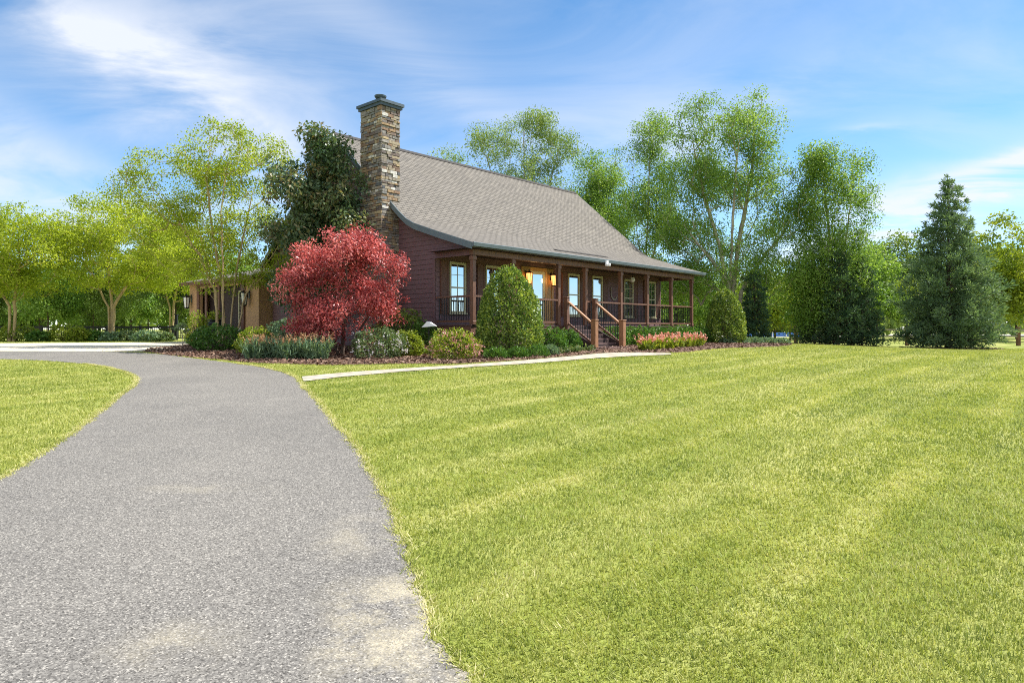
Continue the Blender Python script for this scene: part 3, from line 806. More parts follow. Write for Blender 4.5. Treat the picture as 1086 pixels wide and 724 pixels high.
def roof_obj():
    T0, T1 = -.36, 15.55
    th = .11
    V = []; Fc = []; UV = []
    s = 0
    for (a, b) in zip(prof[:-1], prof[1:]):
        L = math.hypot(b[0] - a[0], b[1] - a[1]); n = len(V)
        V += [(T0, *a), (T1, *a), (T1, *b), (T0, *b)]; Fc.append((n, n + 1, n + 2, n + 3)); UV += [(T0, s), (T1, s), (T1, s + L), (T0, s + L)]
        V += [(T0, a[0], a[1] - th), (T0, b[0], b[1] - th), (T1, b[0], b[1] - th), (T1, a[0], a[1] - th)]; Fc.append((n + 4, n + 5, n + 6, n + 7)); UV += [(0, 0), (.1, 0), (.1, .1), (0, .1)]
        for T in (T0, T1):
            m = len(V); V += [(T, *a), (T, *b), (T, b[0], b[1] - th), (T, a[0], a[1] - th)]; Fc.append((m, m + 1, m + 2, m + 3)); UV += [(0, 0), (L, 0), (L, .1), (0, .1)]
        s += L
    for p in (prof[0], prof[-1]):
        m = len(V); V += [(T0, *p), (T1, *p), (T1, p[0], p[1] - th), (T0, p[0], p[1] - th)]; Fc.append((m, m + 1, m + 2, m + 3)); UV += [(0, 0), (1, 0), (1, .1), (0, .1)]
    me = bpy.data.meshes.new('roof'); me.from_pydata(V, [], Fc); me.update()
    ul = me.uv_layers.new(name='UVMap'); ul.data.foreach_set('uv', np.array(UV, np.float32).ravel())
    r = link('roof', me, M['roof'], house)
    m = MB()
    for sgn in (-1, 1):
        m.face([(T0, 7.44, 8.575), (T1, 7.44, 8.575), (T1, 7.44 + sgn * .17, 8.575 - .15), (T0, 7.44 + sgn * .17, 8.575 - .15)][::sgn])
    m.build('ridge_cap', M['ridge'], r)
    # rake boards, both ends
    for T in (T0, T1):
        m = MB()
        for (a, b) in zip(prof[:-1], prof[1:]):
            d0, d1 = (T - .035, T - .003) if T < 0 else (T + .003, T + .035)
            m.prism([(a[0], a[1] - .005), (b[0], b[1] - .005), (b[0], b[1] - .22), (a[0], a[1] - .22)], 'x', d0, d1)
        m.build('rake_board', M['trimslate'], r)
    m = MB(); m.prism([(-.405, 3.40), (-.50, 3.43), (-.52, 3.54), (-.50, 3.555), (-.405, 3.555)], 'x', T0 - .03, T1 + .03); m.build('gutter', M['trimslate'], r)
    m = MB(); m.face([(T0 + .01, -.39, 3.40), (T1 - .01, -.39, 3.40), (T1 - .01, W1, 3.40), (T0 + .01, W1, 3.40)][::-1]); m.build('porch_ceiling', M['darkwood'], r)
    return r
roof_obj()

def lap(m, axis, c, z0, z1, span, out, ex=.165):
    """lap siding boards on the plane axis = c; span(z) gives the horizontal extent at height z"""
    z = z0
    while z < z1 - .01:
        e = min(z + ex, z1)
        a0, b0 = span(z); a1, b1 = span(e)
        if b0 - a0 > .02:
            if b1 - a1 < .02: a1 = b1 = (a0 + b0) / 2
            o0, o1 = c + out * .022, c + out * .004
            P = (lambda h, d, zz: (d, h, zz)) if axis == 'x' else (lambda h, d, zz: (h, d, zz))
            m.face([P(a0, o0, z), P(b0, o0, z), P(b1, o1, e), P(a1, o1, e)])
            m.face([P(a0, c, z), P(b0, c, z), P(b0, o0, z), P(a0, o0, z)])
        z = e

def roof_span(z):
    """extent of the gable at height z under the roof"""
    zz = z + .14
    lo = np.interp(zz, [3.4, 3.56, 4.05, 4.46, 4.66, 4.96, 8.54], [-.0, -.0, 1.2, 2.45, 2.85, 3.25, 7.44])
    hi = np.interp(zz, [3.67, 4.44, 8.54], [WB, 12.2, 7.44])
    return (max(lo, 0.02), min(hi, WB))

for T, out in ((0.0, -1), (LEN, 1)):
    m = MB()
    lap(m, 'x', T, -.1, BEAM, lambda z: (W1, WB), out)
    lap(m, 'x', T, BEAM, 8.4, roof_span, out)
    # solid backing
    poly = [(W1, -.3), (WB, -.3), (WB, 3.8), (7.44, 8.35), (3.25, 4.78), (2.45, 4.28), (.05, 3.5), (.05, BEAM), (W1, BEAM)]
    m.prism(poly, 'x', T - out * .10, T - out * .002)
    wallp = m.build('gable_wall', M['siding'], house)
    m = MB(); c0 = T + out * .003
    m.box((c0, W1 - .003, -.1), (c0 + out * .035, W1 + .10, BEAM - .002)); m.build('corner_board', M['siding'], wallp)
m = MB(); lap(m, 'y', W1, FL, 3.4, lambda z: (0.0, LEN), -1); m.box((.11, W1 + .002, -.3), (LEN - .11, W1 + .1, 3.5)); 
fw = m.build('front_wall', M['siding'], house)
MB().box((.11, WB - .1, -.3), (LEN - .11, WB - .002, 3.7)).build('back_wall', M['siding'], house)

# porch
m = MB()
k = 0; w = 0.0
while w < W1 - .01:
    m.box((-.08, w + .004 - .06, FL - .04), (LEN + .08, min(w + .14, W1 - .02) - .06, FL)); w += .145
m.build('porch_floor', M['deck'], house)
m = MB()
m.box((-.05, -.03, FL - .32), (LEN + .05, .02, FL - .045)); m.box((-.05, .02, FL - .32), (0.0, W1 - .03, FL - .045)); m.box((LEN, .02, FL - .32), (LEN + .05, W1 - .03, FL - .045))
m.build('porch_fascia', M['wood'], house)
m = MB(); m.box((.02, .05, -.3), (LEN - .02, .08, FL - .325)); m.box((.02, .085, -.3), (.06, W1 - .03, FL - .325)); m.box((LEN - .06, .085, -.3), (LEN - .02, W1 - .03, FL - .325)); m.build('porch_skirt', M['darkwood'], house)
m = MB(); m.box((-.02, -.09, BEAM), (LEN + .02, .09, 3.395)); m.build('porch_beam', M['wood'], house, bevel=.01)
posts = [0.07, 1.98, 4.53, 6.24, 8.75, 10.87, 13.03, LEN - .07]
for t in posts:
    m = MB(); m.box((t - .07, -.07, FL + .001), (t + .07, .07, BEAM - .001))
    m.box((t - .095, -.095, BEAM - .16), (t + .095, .095, BEAM - .04)); m.box((t - .085, -.085, FL + .001), (t + .085, .085, FL + .12))
    m.build('porch_post', M['wood'], house, bevel=.008)

def rail(a, b, name='railing'):
    """railing panel from a to b (local points at floor level)"""
    a = Vector(a); b = Vector(b); d = (b - a); L = d.length; d.normalize()
    r = empty(name); r.parent = house
    MB().beam(a + Vector((0, 0, .93)), b + Vector((0, 0, .93)), .11, .06).build('top_rail', M['wood'], r)
    MB().beam(a + Vector((0, 0, .11)), b + Vector((0, 0, .11)), .06, .07).build('bottom_rail', M['wood'], r)
    m = MB(); n = int(L / .115)
    for i in range(1, n):
        p = a + d * (L * i / n); m.beam(p + Vector((0, 0, .142)), p + Vector((0, 0, .90)), .018, .018)
    m.build('balusters', M['black'], r)
S0, S1 = 4.87, 6.58
for t0, t1 in zip(posts[:-1], posts[1:]):
    if t0 == 4.53: continue
    rail((t0 + .07, 0, FL), (t1 - .07, 0, FL))
rail((4.60, 0, FL), (S0 - .07, 0, FL)) if False else None
rail((0.06, .07, FL), (0.06, W1 - .03, FL)); rail((LEN - .06, .07, FL), (LEN - .06, W1 - .03, FL))

# stairs
G0 = 0.115
stair = empty('porch_stairs'); stair.parent = house
nst = 5; rise_ = (FL - G0) / nst; run = .285
for i in range(1, nst):
    z = FL - rise_ * i; w0 = -.06 - run * (i - 1)
    m = MB(); m.box((S0 - .02, w0 - run - .02, z - .045), (S1 + .02, w0 - .004, z)); m.build('tread', M['deck'], stair)
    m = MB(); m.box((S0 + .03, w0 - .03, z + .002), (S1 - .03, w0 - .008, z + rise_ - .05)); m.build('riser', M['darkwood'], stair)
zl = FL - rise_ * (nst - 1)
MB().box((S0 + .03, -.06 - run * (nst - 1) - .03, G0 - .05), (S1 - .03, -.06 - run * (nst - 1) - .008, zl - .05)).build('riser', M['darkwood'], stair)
MB().box((S0 - .10, -1.95, G0 - .2), (S1 + .10, -1.23, G0 + .03)).build('bottom_step', M['deck'], stair)
for t in (S0 - .06, S1 + .06):
    m = MB(); m.prism([(-.07, FL - .03), (-.07, FL - .36), (-1.26, G0 - .02), (-1.52, G0 - .02), (-1.52, G0 + .06)], 'x', t - .03, t + .03); m.build('stringer', M['darkwood'], stair)
    r = stair
    m = MB(); m.box((t - .085, -.27, FL - .20), (t + .085, -.10, FL + 1.03)); m.box((t - .105, -.29, FL + 1.031), (t + .105, -.08, FL + 1.06)); m.build('newel_post', M['wood'], r, bevel=.01)
    m = MB(); m.box((t - .10, -1.56, G0 - .1), (t + .10, -1.36, G0 + 1.0)); m.box((t - .12, -1.58, G0 + 1.001), (t + .12, -1.34, G0 + 1.04)); m.build('newel_post', M['woodlit'], r, bevel=.012)
    p = Vector((t, -.275, FL + .86)); q = Vector((t, -1.355, G0 + .90))
    hr = MB().beam(p, q, .12, .06).build('handrail', M['woodlit'], r)
    p2 = p - Vector((0, 0, .80)); q2 = q - Vector((0, 0, .72))
    m = MB().beam(p2, q2, .06, .07)
    m.build('bottom_rail', M['wood'], r)
    m = MB()
    for i in range(1, 10):
        a = p.lerp(q, i / 10); b = p2.lerp(q2, i / 10); m.beam(b + Vector((0, 0, .03)), a - Vector((0, 0, .03)), .018, .018)
    m.build('balusters', M['black'], r)

def window(parent, axis, c, out, a0, a1, z0, z1, mat='winframe', nx=2, nz=4, dbl=True, gl='glass'):
    """sash window on plane axis=c facing `out`"""
    def B(m, h0, h1, d0, d1, zz0, zz1):
        d0, d1 = c + out * d0, c + out * d1
        if axis == 'y': m.box((h0, d0, zz0), (h1, d1, zz1))
        else: m.box((d0, h0, zz0), (d1, h1, zz1))
    fr = .065
    m = MB()
    B(m, a0, a0 + fr, .024, .075, z0, z1); B(m, a1 - fr, a1, .024, .075, z0, z1)
    B(m, a0 + fr, a1 - fr, .024, .073, z1 - fr * 1.3, z1); B(m, a0 + fr, a1 - fr, .024, .073, z0, z0 + fr)
    B(m, a0 - .04, a1 + .04, .026, .11, z0 - .05, z0 - .001)
    f = m.build('window', M[mat], parent)
    m = MB(); B(m, a0 + fr, a1 - fr, .026, .034, z0 + fr, z1 - fr * 1.3); m.build('pane', M[gl], f)
    m = MB(); zm = (z0 + z1) / 2
    if dbl: B(m, a0 + fr, a1 - fr, .036, .062, zm - .025, zm + .025)
    for i in range(1, nx):
        h = a0 + (a1 - a0) * i / nx; B(m, h - .009, h + .009, .036, .046, z0 + fr, z1 - fr * 1.3)
    for i in range(1, nz):
        if dbl and i * 2 == nz: continue
        h = z0 + (z1 - z0) * i / nz; B(m, a0 + fr, a1 - fr, .0365, .0455, h - .009, h + .009)
    m.build('sash_bars', M[mat], f)
    return f

def shutter(t0, t1, z0, z1):
    m = MB(); m.box((t0, W1 - .05, z0), (t1, W1 - .024, z1))
    for a in (t0 + .02, t1 - .06): m.box((a, W1 - .07, z0 + .02), (a + .04, W1 - .051, z1 - .02))
    z = z0 + .06
    while z < z1 - .08: m.box((t0 + .065, W1 - .062, z), (t1 - .065, W1 - .051, z + .035)); z += .06
    m.build('shutter', M['shutter'], house)
wz0, wz1 = FL + .42, FL + 2.20
for (a, b, nx) in ((.61, 1.39, 2), (2.39, 3.19, 2), (7.37, 8.17, 1), (9.11, 9.90, 1), (11.68, 12.47, 3), (13.85, 14.55, 2)):
    window(house, 'y', W1, -1, a, b, wz0, wz1, nx=nx, nz=4 if nx > 1 else 2)
    shutter(a - .42, a - .03, wz0 - .05, wz1 + .03); shutter(b + .03, b + .42, wz0 - .05, wz1 + .03)
# front door with its surround
D0, D1 = 4.95, 5.83
m = MB(); zt = FL + 2.30
m.box((D0 - .55, W1 - .06, FL + .002), (D0 - .45, W1 - .023, zt)); m.box((D1 + .45, W1 - .06, FL + .002), (D1 + .55, W1 - .023, zt)); m.box((D0 - .449, W1 - .058, zt - .14), (D1 + .449, W1 - .023, zt))
m.box((D0 - .10, W1 - .07, FL + .002), (D0 - .001, W1 - .023, zt - .141)); m.box((D1 + .001, W1 - .07, FL + .002), (D1 + .10, W1 - .023, zt - .141))
m.box((D0 - .449, W1 - .03, FL + .002), (D0 - .101, W1 - .023, zt - .141)); m.box((D1 + .101, W1 - .03, FL + .002), (D1 + .449, W1 - .023, zt - .141))
m.build('door_frame', M['doorwood'], house)
m = MB(); z0, z1 = FL + .02, zt - .145
m.box((D0, W1 - .055, z0), (D0 + .12, W1 - .024, z1)); m.box((D1 - .12, W1 - .055, z0), (D1, W1 - .024, z1)); m.box((D0 + .12, W1 - .053, z0), (D1 - .12, W1 - .024, z0 + .25)); m.box((D0 + .12, W1 - .053, z1 - .12), (D1 - .12, W1 - .024, z1)); m.box((D0 + .12, W1 - .053, FL + .98), (D1 - .12, W1 - .024, FL + 1.06))
door = m.build('front_door', M['winframe'], house)
MB().box((D0 + .12, W1 - .035, z0 + .25), (D1 - .12, W1 - .026, z1 - .12)).build('pane', M['glass'], door)
m = MB(); m.box((D1 - .085, W1 - .075, FL + .95), (D1 - .045, W1 - .056, FL + 1.12)); m.beam((D1 - .065, W1 - .10, FL + 1.04), (D1 - .16, W1 - .10, FL + 1.04), .02, .02); m.beam((D1 - .065, W1 - .075, FL + 1.04), (D1 - .065, W1 - .11, FL + 1.04), .02, .02); m.build('handle', M['black'], door)

def lantern(parent, p, out, s=1.0, glow='lampglow', name='wall_lantern'):
    """carriage lantern; p is the wall point, out the unit direction off the wall"""
    r = empty(name, p); r.parent = parent
    o = Vector(out); c = o * .17 * s
    m = MB(); m.lathe([(.03 * s, .22 * s), (.13 * s, .17 * s), (.14 * s, .15 * s), (.12 * s, .15 * s)], (c.x, c.y, 0), 6); m.lathe([(.075 * s, -.24 * s), (.085 * s, -.21 * s), (.07 * s, -.20 * s)], (c.x, c.y, 0), 6); m.lathe([(.015 * s, .22 * s), (.02 * s, .27 * s), (.005 * s, .29 * s)], (c.x, c.y, 0), 6)
    m.beam((0, 0, .19 * s), (c.x, c.y, .20 * s), .025 * s, .025 * s); m.beam((0, 0, -.02), (0, 0, .24 * s), .09 * s, .03 * s)
    for k in range(6):
        a = math.pi / 3 * k
        m.beam((c.x + .078 * s * math.cos(a), c.y + .078 * s * math.sin(a), -.21 * s), (c.x + .122 * s * math.cos(a), c.y + .122 * s * math.sin(a), .155 * s), .012 * s, .012 * s)
    m.build('cage', M['black'], r)
    MB().lathe([(.066 * s, -.198 * s), (.108 * s, .148 * s)], (c.x, c.y, 0), 6).build('lamp_glass', M[glow], r)
    return r
for t in (4.66, 6.20):
    lantern(house, (t, W1 - .024, FL + 1.86), (0, -1, 0), 1.15)
m = MB(); t, w, z = 11.05, .85, 3.395
m.beam((t, w, z), (t, w, z - .25), .02, .02); m.lathe([(.05, 0), (.05, -.03), (.02, -.05)], (t, w, z), 10)
pend = m.build('pendant_lamp', M['black'], house)
MB().lathe([(.03, .12), (.09, .09), (.12, 0), (.09, -.09), (.03, -.12)], (t, w, z - .36), 14).build('lamp_globe', M['lampwhite'], pend)

m = MB(); z0 = roof_z(.35) + .02
m.prism([(.30, roof_z(.30) + .004), (.30, roof_z(.30) + .03), (.52, roof_z(.52) + .03), (.52, roof_z(.52) + .004)], 'x', 4.9, 8.3); m.build('roof_flashing', M['ridge'], house)
m = MB(); m.box((6.85, -.60, 3.40), (6.98, -.53, 3.50)); m.lathe([(.05, -.10), (.07, -.04), (.05, .02)], (6.84, -.60, 3.38), 10); m.lathe([(.05, -.10), (.07, -.04), (.05, .02)], (7.02, -.60, 3.38), 10); m.build('flood_light', M['white'], house)
# chimney
def chimney():
    rng = random.Random(4)
    T0, T1, A, B_ = -.76, .04, 3.75, 4.92
    ztop = 8.70
    r = empty('chimney'); r.parent = house
    core = MB().box((T0, A, -.4), (T1, B_, ztop - .02)); core.build('mortar_core', M['mortar'], r)
    m = MB(); z = -.3
    while z < ztop - .03:
        h = rng.uniform(.06, .13); h = min(h, ztop - z)
        if ztop - z - h < .06: h = ztop - z
        for side in range(3):   # gable face, front face, rear face
            lo, hi = ((A, B_) if side == 0 else (T0, T1))
            p = lo - (.0 if side == 0 else .0)
            while p < hi - .005:
                l = rng.uniform(.10, .34)
                if hi - p - l < .1: l = hi - p
                if rng.random() < .12 and h > .12:
                    parts = [(z + .006, z + h * .5 - .004), (z + h * .5 + .004, z + h - .006)]
                else: parts = [(z + .006, z + h - .006)]
                for za, zb in parts:
                    d = rng.uniform(.012, .055); tn = rng.random()
                    if rng.random() < .06: tn = 1.0
                    elif tn > .93: tn = .5
                    j = .007
                    e0 = p + (0 if p == lo else j); e1 = p + l - j
                    if abs(p + l - hi) < 1e-6: e1 = hi
                    if side == 0:
                        m.box((T0 - d, e0 - (.03 if p == lo else 0), za), (T0 - .001, e1 + (.03 if e1 == hi else 0), zb), tn)
                    elif side == 1: m.box((e0, A - d, za), (e1, A - .001, zb), tn)
                    else: m.box((e0, B_ + .001, za), (e1, B_ + d, zb), tn)
                p += l
        z += h
    m.build('stonework', M['stone'], r, bevel=.008, tints=True)
    m = MB()
    m.box((T0 - .09, A - .09, ztop + .001), (T1 + .07, B_ + .09, ztop + .10)); m.box((T0 - .14, A - .14, ztop + .101), (T1 + .12, B_ + .14, ztop + .20))
    cx, cy = (T0 + T1) / 2, (A + B_) / 2
    n = len(m.v); x0, x1, y0, y1 = T0 - .14, T1 + .12, A - .14, B_ + .14
    m.v += [(x0, y0, ztop + .201), (x1, y0, ztop + .201), (x1, y1, ztop + .201), (x0, y1, ztop + .201), (cx - .18, cy - .18, ztop + .36), (cx + .18, cy - .18, ztop + .36), (cx + .18, cy + .18, ztop + .36), (cx - .18, cy + .18, ztop + .36)]
    m.t += [0] * 8
    m.f += [(n, n + 1, n + 5, n + 4), (n + 1, n + 2, n + 6, n + 5), (n + 2, n + 3, n + 7, n + 6), (n + 3, n, n + 4, n + 7), (n + 4, n + 5, n + 6, n + 7)]
    cap = m.build('chimney_cap', M['copper'], r)
    MB().lathe([(.12, .36), (.12, .43), (.17, .45), (.21, .50), (.22, .55), (.17, .565)], (cx, cy, ztop), 18).build('flue_cap', M['copper'], cap)
chimney()

# a bare metal crescent hung on the porch wall
m = MB()
for i in range(14):
    a0 = math.pi * (1.02 + .9 * i / 14); a1 = math.pi * (1.02 + .9 * (i + 1) / 14)
    m.beam((.24 * math.cos(a0), 0, .24 * math.sin(a0)), (.24 * math.cos(a1), 0, .24 * math.sin(a1)), .03, .05 + .03 * math.sin(math.pi * i / 13))
m.beam((-.24, 0, -.02), (-.27, 0, .22), .03, .035); m.beam((-.27, 0, .22), (-.22, 0, .30), .03, .03)
o = m.build('wall_ornament', M['fencewood'], None)
x, y = hw(10.85, W1 - .045); o.location = (x, y, HZ0 + FL + 1.45); o.rotation_euler = (0, 0, ANG)
tag(o, 'pale curved hook shaped ornament hung on the porch wall', 'wall ornament')

# ------------------------------------------------------------------ tan wing behind
wing = empty('stucco_wing', (HX, HY, HZ0), ANG)
tag(wing, 'tan stucco wing with brown trim seen behind the tan multi-stemmed tree', 'building')
q0, q1, e0, e1 = 12.85, 20.1, -.6, 7.5
zw = 3.15
m = MB()
m.box((e0, q0, -.3), (e0 + .15, 14.45, zw)); m.box((e0, 18.9, -.3), (e0 + .15, q1, zw)); m.box((e0, 14.45, 2.85), (e0 + .15, 18.9, zw)); m.box((e0 + .151, q1 - .15, -.3), (e1, q1, zw)); m.box((e0 + .151, q0, -.3), (e1, q0 + .15, zw)); m.box((e1 - .15, q0 + .151, -.3), (e1, q1 - .151, zw))
m.build('wall', M['stucco'], wing)
m = MB(); m.box((e0 + .6, 14.2, -.3), (e0 + .7, 19.1, 2.9)); rec = m.build('recess_wall', M['darkwood'], wing)
window(wing, 'x', e0 + .6, -1, 14.95, 15.85, .85, 2.65, nx=3, nz=5, dbl=False, gl='glassdark')
m = MB()
for a, b in ((14.2, 14.45), (18.9, 19.15), (16.6, 16.8), (18.0, 18.2)): m.box((e0 - .05, a, -.2), (e0 - .002, b, 2.93))
m.box((e0 - .06, 14.2, 2.931), (e0 - .002, 19.15, 3.10)); m.build('brown_trim', M['shutter'], wing)
MB().box((e0 - .09, 14.08, -.2), (e0 - .02, 14.16, 3.12)).build('downpipe', M['shutter'], wing)
lantern(wing, (e0, 13.7, 2.2), (-1, 0, 0), 1.5, 'lampwhite'); lantern(wing, (e0, 19.85, 2.2), (-1, 0, 0), 1.5, 'lampwhite')
a0, a1, b0, b1 = e0 - .45, e1 + .45, q0 - .3, q1 + .15
rz = zw + .01; rt = rz + 1.15; mid = (a0 + a1) / 2
V = [(a0, b0, rz), (a1, b0, rz), (a1, b1, rz), (a0, b1, rz), (mid, b0 + 3, rt), (mid, b1 - 3, rt)]
Fc = [(0, 4, 5, 3), (2, 5, 4, 1), (1, 4, 0), (3, 5, 2), (0, 3, 2, 1)]
me = bpy.data.meshes.new('roof'); me.from_pydata(V, [], Fc); me.update()
ul = me.uv_layers.new(name='UVMap'); ul.data.foreach_set('uv', np.array([(V[me.loops[l].vertex_index][1], V[me.loops[l].vertex_index][0] if len(me.polygons) else 0) for l in range(len(me.loops))], np.float32).ravel())
wr = link('roof', me, M['roof'], wing)
m = MB(); m.box((a0 - .03, b0, rz - .16), (a0 + .03, b1, rz - .012)); m.box((a0 + .031, b0 - .03, rz - .16), (a1, b0 + .03, rz - .012)); m.build('fascia', M['shutter'], wr)

# dark pot by the wing
x, y, z = hw3(-1.3, 15.6)
pot = empty('garden_pot', (x, y, z - .01)); tag(pot, 'dark rounded pot standing before the window of the tan wing', 'plant pot')
MB().lathe([(.20, 0), (.24, .05), (.40, .40), (.45, .70), (.40, .95), (.33, 1.04), (.37, 1.10), (.33, 1.12), (.28, 1.02)], (0, 0, 0), 20).build('pot_body', M['pot'], pot)
rng = np.random.default_rng(8); P = rng.normal(size=(160, 3)) * np.array([.16, .16, .12]) + np.array([0, 0, 1.25])
link('foliage', quads_mesh('foliage', leaf_verts(rng, P, rng.normal(size=(160, 3)) + np.array([0, 0, .6]), .16, .06), 4, np.repeat(rng.uniform(size=160), 4)), M['L_yel'], pot)

# ------------------------------------------------------------------ fences
def iron_fence():
    YF = 41.0; x0 = (-60 - 543) / F * YF; x1 = (218 - 543) / F * YF
    z = g(-20, YF)
    r = empty('iron_fence', ((x0 + x1) / 2, YF, z)); tag(r, 'low black railing fence running behind the pale concrete', 'fence')
    h = .82; L = x1 - x0
    n = int(round(L / 2.1))
    MB().box((-L / 2, -.04, h - .08), (L / 2, .04, h + .03)).build('top_rail', M['black'], r)
    MB().box((-L / 2, -.02, .10), (L / 2, .02, .15)).build('bottom_rail', M['black'], r)
    m = MB(); k = int(L / .13)
    for i in range(k): xx = -L / 2 + L * (i + .5) / k; m.box((xx - .012, -.012, .151), (xx + .012, .012, h - .081))
    m.build('balusters', M['black'], r)
    for i in range(n + 1):
        xx = -L / 2 + L * i / n; m = MB(); m.box((xx - .055, -.055, -.1), (xx + .055, .055, h + .07)); m.build('post', M['black'], r)
iron_fence()
x, y, z = gx(187, 42)
m = MB(); m.box((-.07, -.07, -.1), (.07, .07, 1.55)); m.box((-.10, -.10, 1.551), (.10, .10, 1.60)); o = m.build('gate_post', M['black'], None, (x, y, z)); tag(o, 'tall black post rising above the low railing fence', 'post')

def wood_fence():
    YF = 45.0; p0 = 903 - 59 * 1; r0 = gx(903, YF)
    r = empty('rail_fence', r0); tag(r, 'wooden post and rail fence beyond the tall blue-green evergreen', 'fence')
    rng = random.Random(3)
    sp = 59 / F * YF
    for i in range(-1, 6):
        x = sp * i; zz = g(r0[0] + x, YF) - r0[2]
        m = MB(); m.box((x - .10, -.10, zz - .2), (x + .10, .10, zz + 1.22 + rng.uniform(-.05, .06))); m.build('post', M['postwood'], r, bevel=.015)
    for h in (1.04, .62):
        for i in range(-1, 5):
            x = sp * i; za = g(r0[0] + x, YF) - r0[2]; zb = g(r0[0] + x + sp, YF) - r0[2]
            MB().beam((x + .10, .0, za + h + rng.uniform(-.02, .02)), (x + sp - .10, .0, zb + h + rng.uniform(-.02, .02)), .05, .11).build('rail', M['fencewood'], r)
wood_fence()
x, y, z = gx(826, 100)
m = MB(); m.box((-5, -.1, -.1), (5, .1, .62))
bp = m.build('blue_barrier', M['blue'], None, (x, y, z)); tag(bp, 'low blue barrier far off between the dark evergreens', 'barrier')
for i in range(6): MB().box((-5 + i * 2, -.14, -.1), (-4.9 + i * 2, -.101, .70)).build('post', M['white'], bp)

# small garden lamp
x, y, z = gx(455, 21.4)
gl_ = empty('path_light', (x, y, z)); tag(gl_, 'small white slanted garden lamp above the pink flowering bush', 'garden lamp')
m = MB(); m.box((-.012, -.012, -.05), (.012, .012, .84)); m.build('stake', M['black'], gl_)
m = MB()
m.v += [(-.05, -.1, 1.05), (-.22, -.13, .86), (-.22, .13, .86), (.24, .13, .90), (.24, -.13, .90), (.05, .07, 1.04), (-.05, .1, 1.05), (.08, -.08, 1.03)]; m.t += [0] * 8
m.f += [(0, 1, 4, 7), (7, 4, 3, 5), (5, 3, 2, 6), (6, 2, 1, 0), (0, 7, 5, 6), (1, 2, 3, 4)]
m.build('lamp_head', M['white'], gl_)
# ------------------------------------------------------------------ trees
def pb(bpx, Y, blobs, seed, deep=.9):
    """crown lobes of a tree given as sizes read at the tree's own distance"""
    rng = np.random.default_rng(seed); s = Y / F
    x0, y0, z0 = gx(bpx, Y)
    out = []
    for b in blobs:
        px, py, rx, rz = b[:4]; d = b[4] if len(b) > 4 else 1
        out.append(((px - bpx) * s, rng.uniform(-.35, .35) * rx * s, EYE + (HZ - py) * s - z0, rx * s, rx * s * deep, rz * s, d))
    return out
def pz(py, Y, z0): return EYE + (HZ - py) / F * Y - z0

def tree_px(seed, bpx, Y, blobs, stems, n_tip, per, cr, leaf, R0, bark, leafm, label, cat='tree', group=None, **kw):
    loc = gx(bpx, Y); s = Y / F
    st = [[((px - bpx) * s, dy, pz(py, Y, loc[2]) if py is not None else -.1) for px, py, dy in line] for line in stems]
    r = make_tree(seed, st, pb(bpx, Y, blobs, seed), n_tip, per, cr, leaf, R0, bark, leafm, loc=loc, **kw)
    tag(r, label, cat, group); return r

# tan multi-stemmed tree in front of the wing
tree_px(21, 240, 27, [(240, 165, 62, 34), (185, 190, 55, 34), (165, 235, 45, 28), (280, 185, 40, 35), (225, 230, 60, 38), (270, 245, 48, 30), (150, 200, 34, 20), (235, 140, 28, 16), (290, 250, 28, 24), (200, 255, 50, 24), (205, 282, 38, 14), (275, 280, 34, 16), (245, 290, 34, 12), (170, 268, 34, 16), (212, 294, 36, 14), (288, 284, 26, 18), (262, 296, 30, 10), (213, 304, 22, 11), (250, 303, 24, 9), (286, 302, 18, 13)],
        [[(233, None, 0), (228, 310, .1), (208, 270, .3), (180, 225, .3), (160, 200, .2)], [(238, None, .1), (236, 300, 0), (228, 250, -.2), (222, 190, -.3), (232, 145, 0)], [(244, None, -.1), (250, 300, -.1), (262, 250, -.4), (272, 200, -.2)], [(247, None, .1), (258, 310, .3), (285, 268, .5), (305, 235, .5)], [(230, None, .2), (222, 305, .5), (205, 262, .9), (190, 210, 1.0)], [(240, None, -.3), (246, 290, -.8), (248, 230, -1.2), (252, 180, -1)]],
        800, 26, .36, .10, .085, M['bark_tan'], M['L_lime'], 'tall multi-stemmed tree with smooth tan trunks in front of the tan wing', gap=-.25, gs=1.2, rise=.5, flat=.55, extra=1500, shell=.36)
# row of spreading trees by the fence on the left
tree_px(22, 117, 38, [(120, 250, 62, 30), (70, 255, 40, 26), (165, 260, 50, 28), (110, 225, 45, 18), (150, 290, 50, 20), (85, 285, 45, 18), (190, 285, 30, 20), (120, 300, 40, 12)],
        [[(116, None, 0), (115, 325, 0), (95, 290, .3), (70, 255, .2)], [(118, None, .1), (117, 320, .1), (118, 280, -.3), (120, 240, 0)], [(120, None, -.1), (121, 325, 0), (145, 290, -.3), (170, 260, -.2)]],
        560, 38, .52, .14, .135, M['bark_tan'], M['L_lime'], 'spreading lime green tree beside the concrete, its whole trunk in view', gap=-.35, gs=1.5, rise=.35, flat=.5, shell=.36, lum=.12)
tree_px(23, 12, 36, [(10, 260, 55, 34), (-40, 255, 50, 34), (45, 275, 40, 28), (20, 235, 40, 18), (0, 300, 55, 18), (50, 250, 24, 16)],
        [[(10, None, 0), (10, 325, 0), (-20, 285, .3), (-40, 255, .2)], [(13, None, .1), (14, 320, .1), (25, 280, -.3), (20, 240, 0)]],
        460, 38, .52, .14, .13, M['bark_tan'], M['L_lime'], 'lime green spreading tree cut by the left edge of the photo', gap=-.35, gs=1.5, rise=.35, flat=.5, shell=.36, lum=.05)
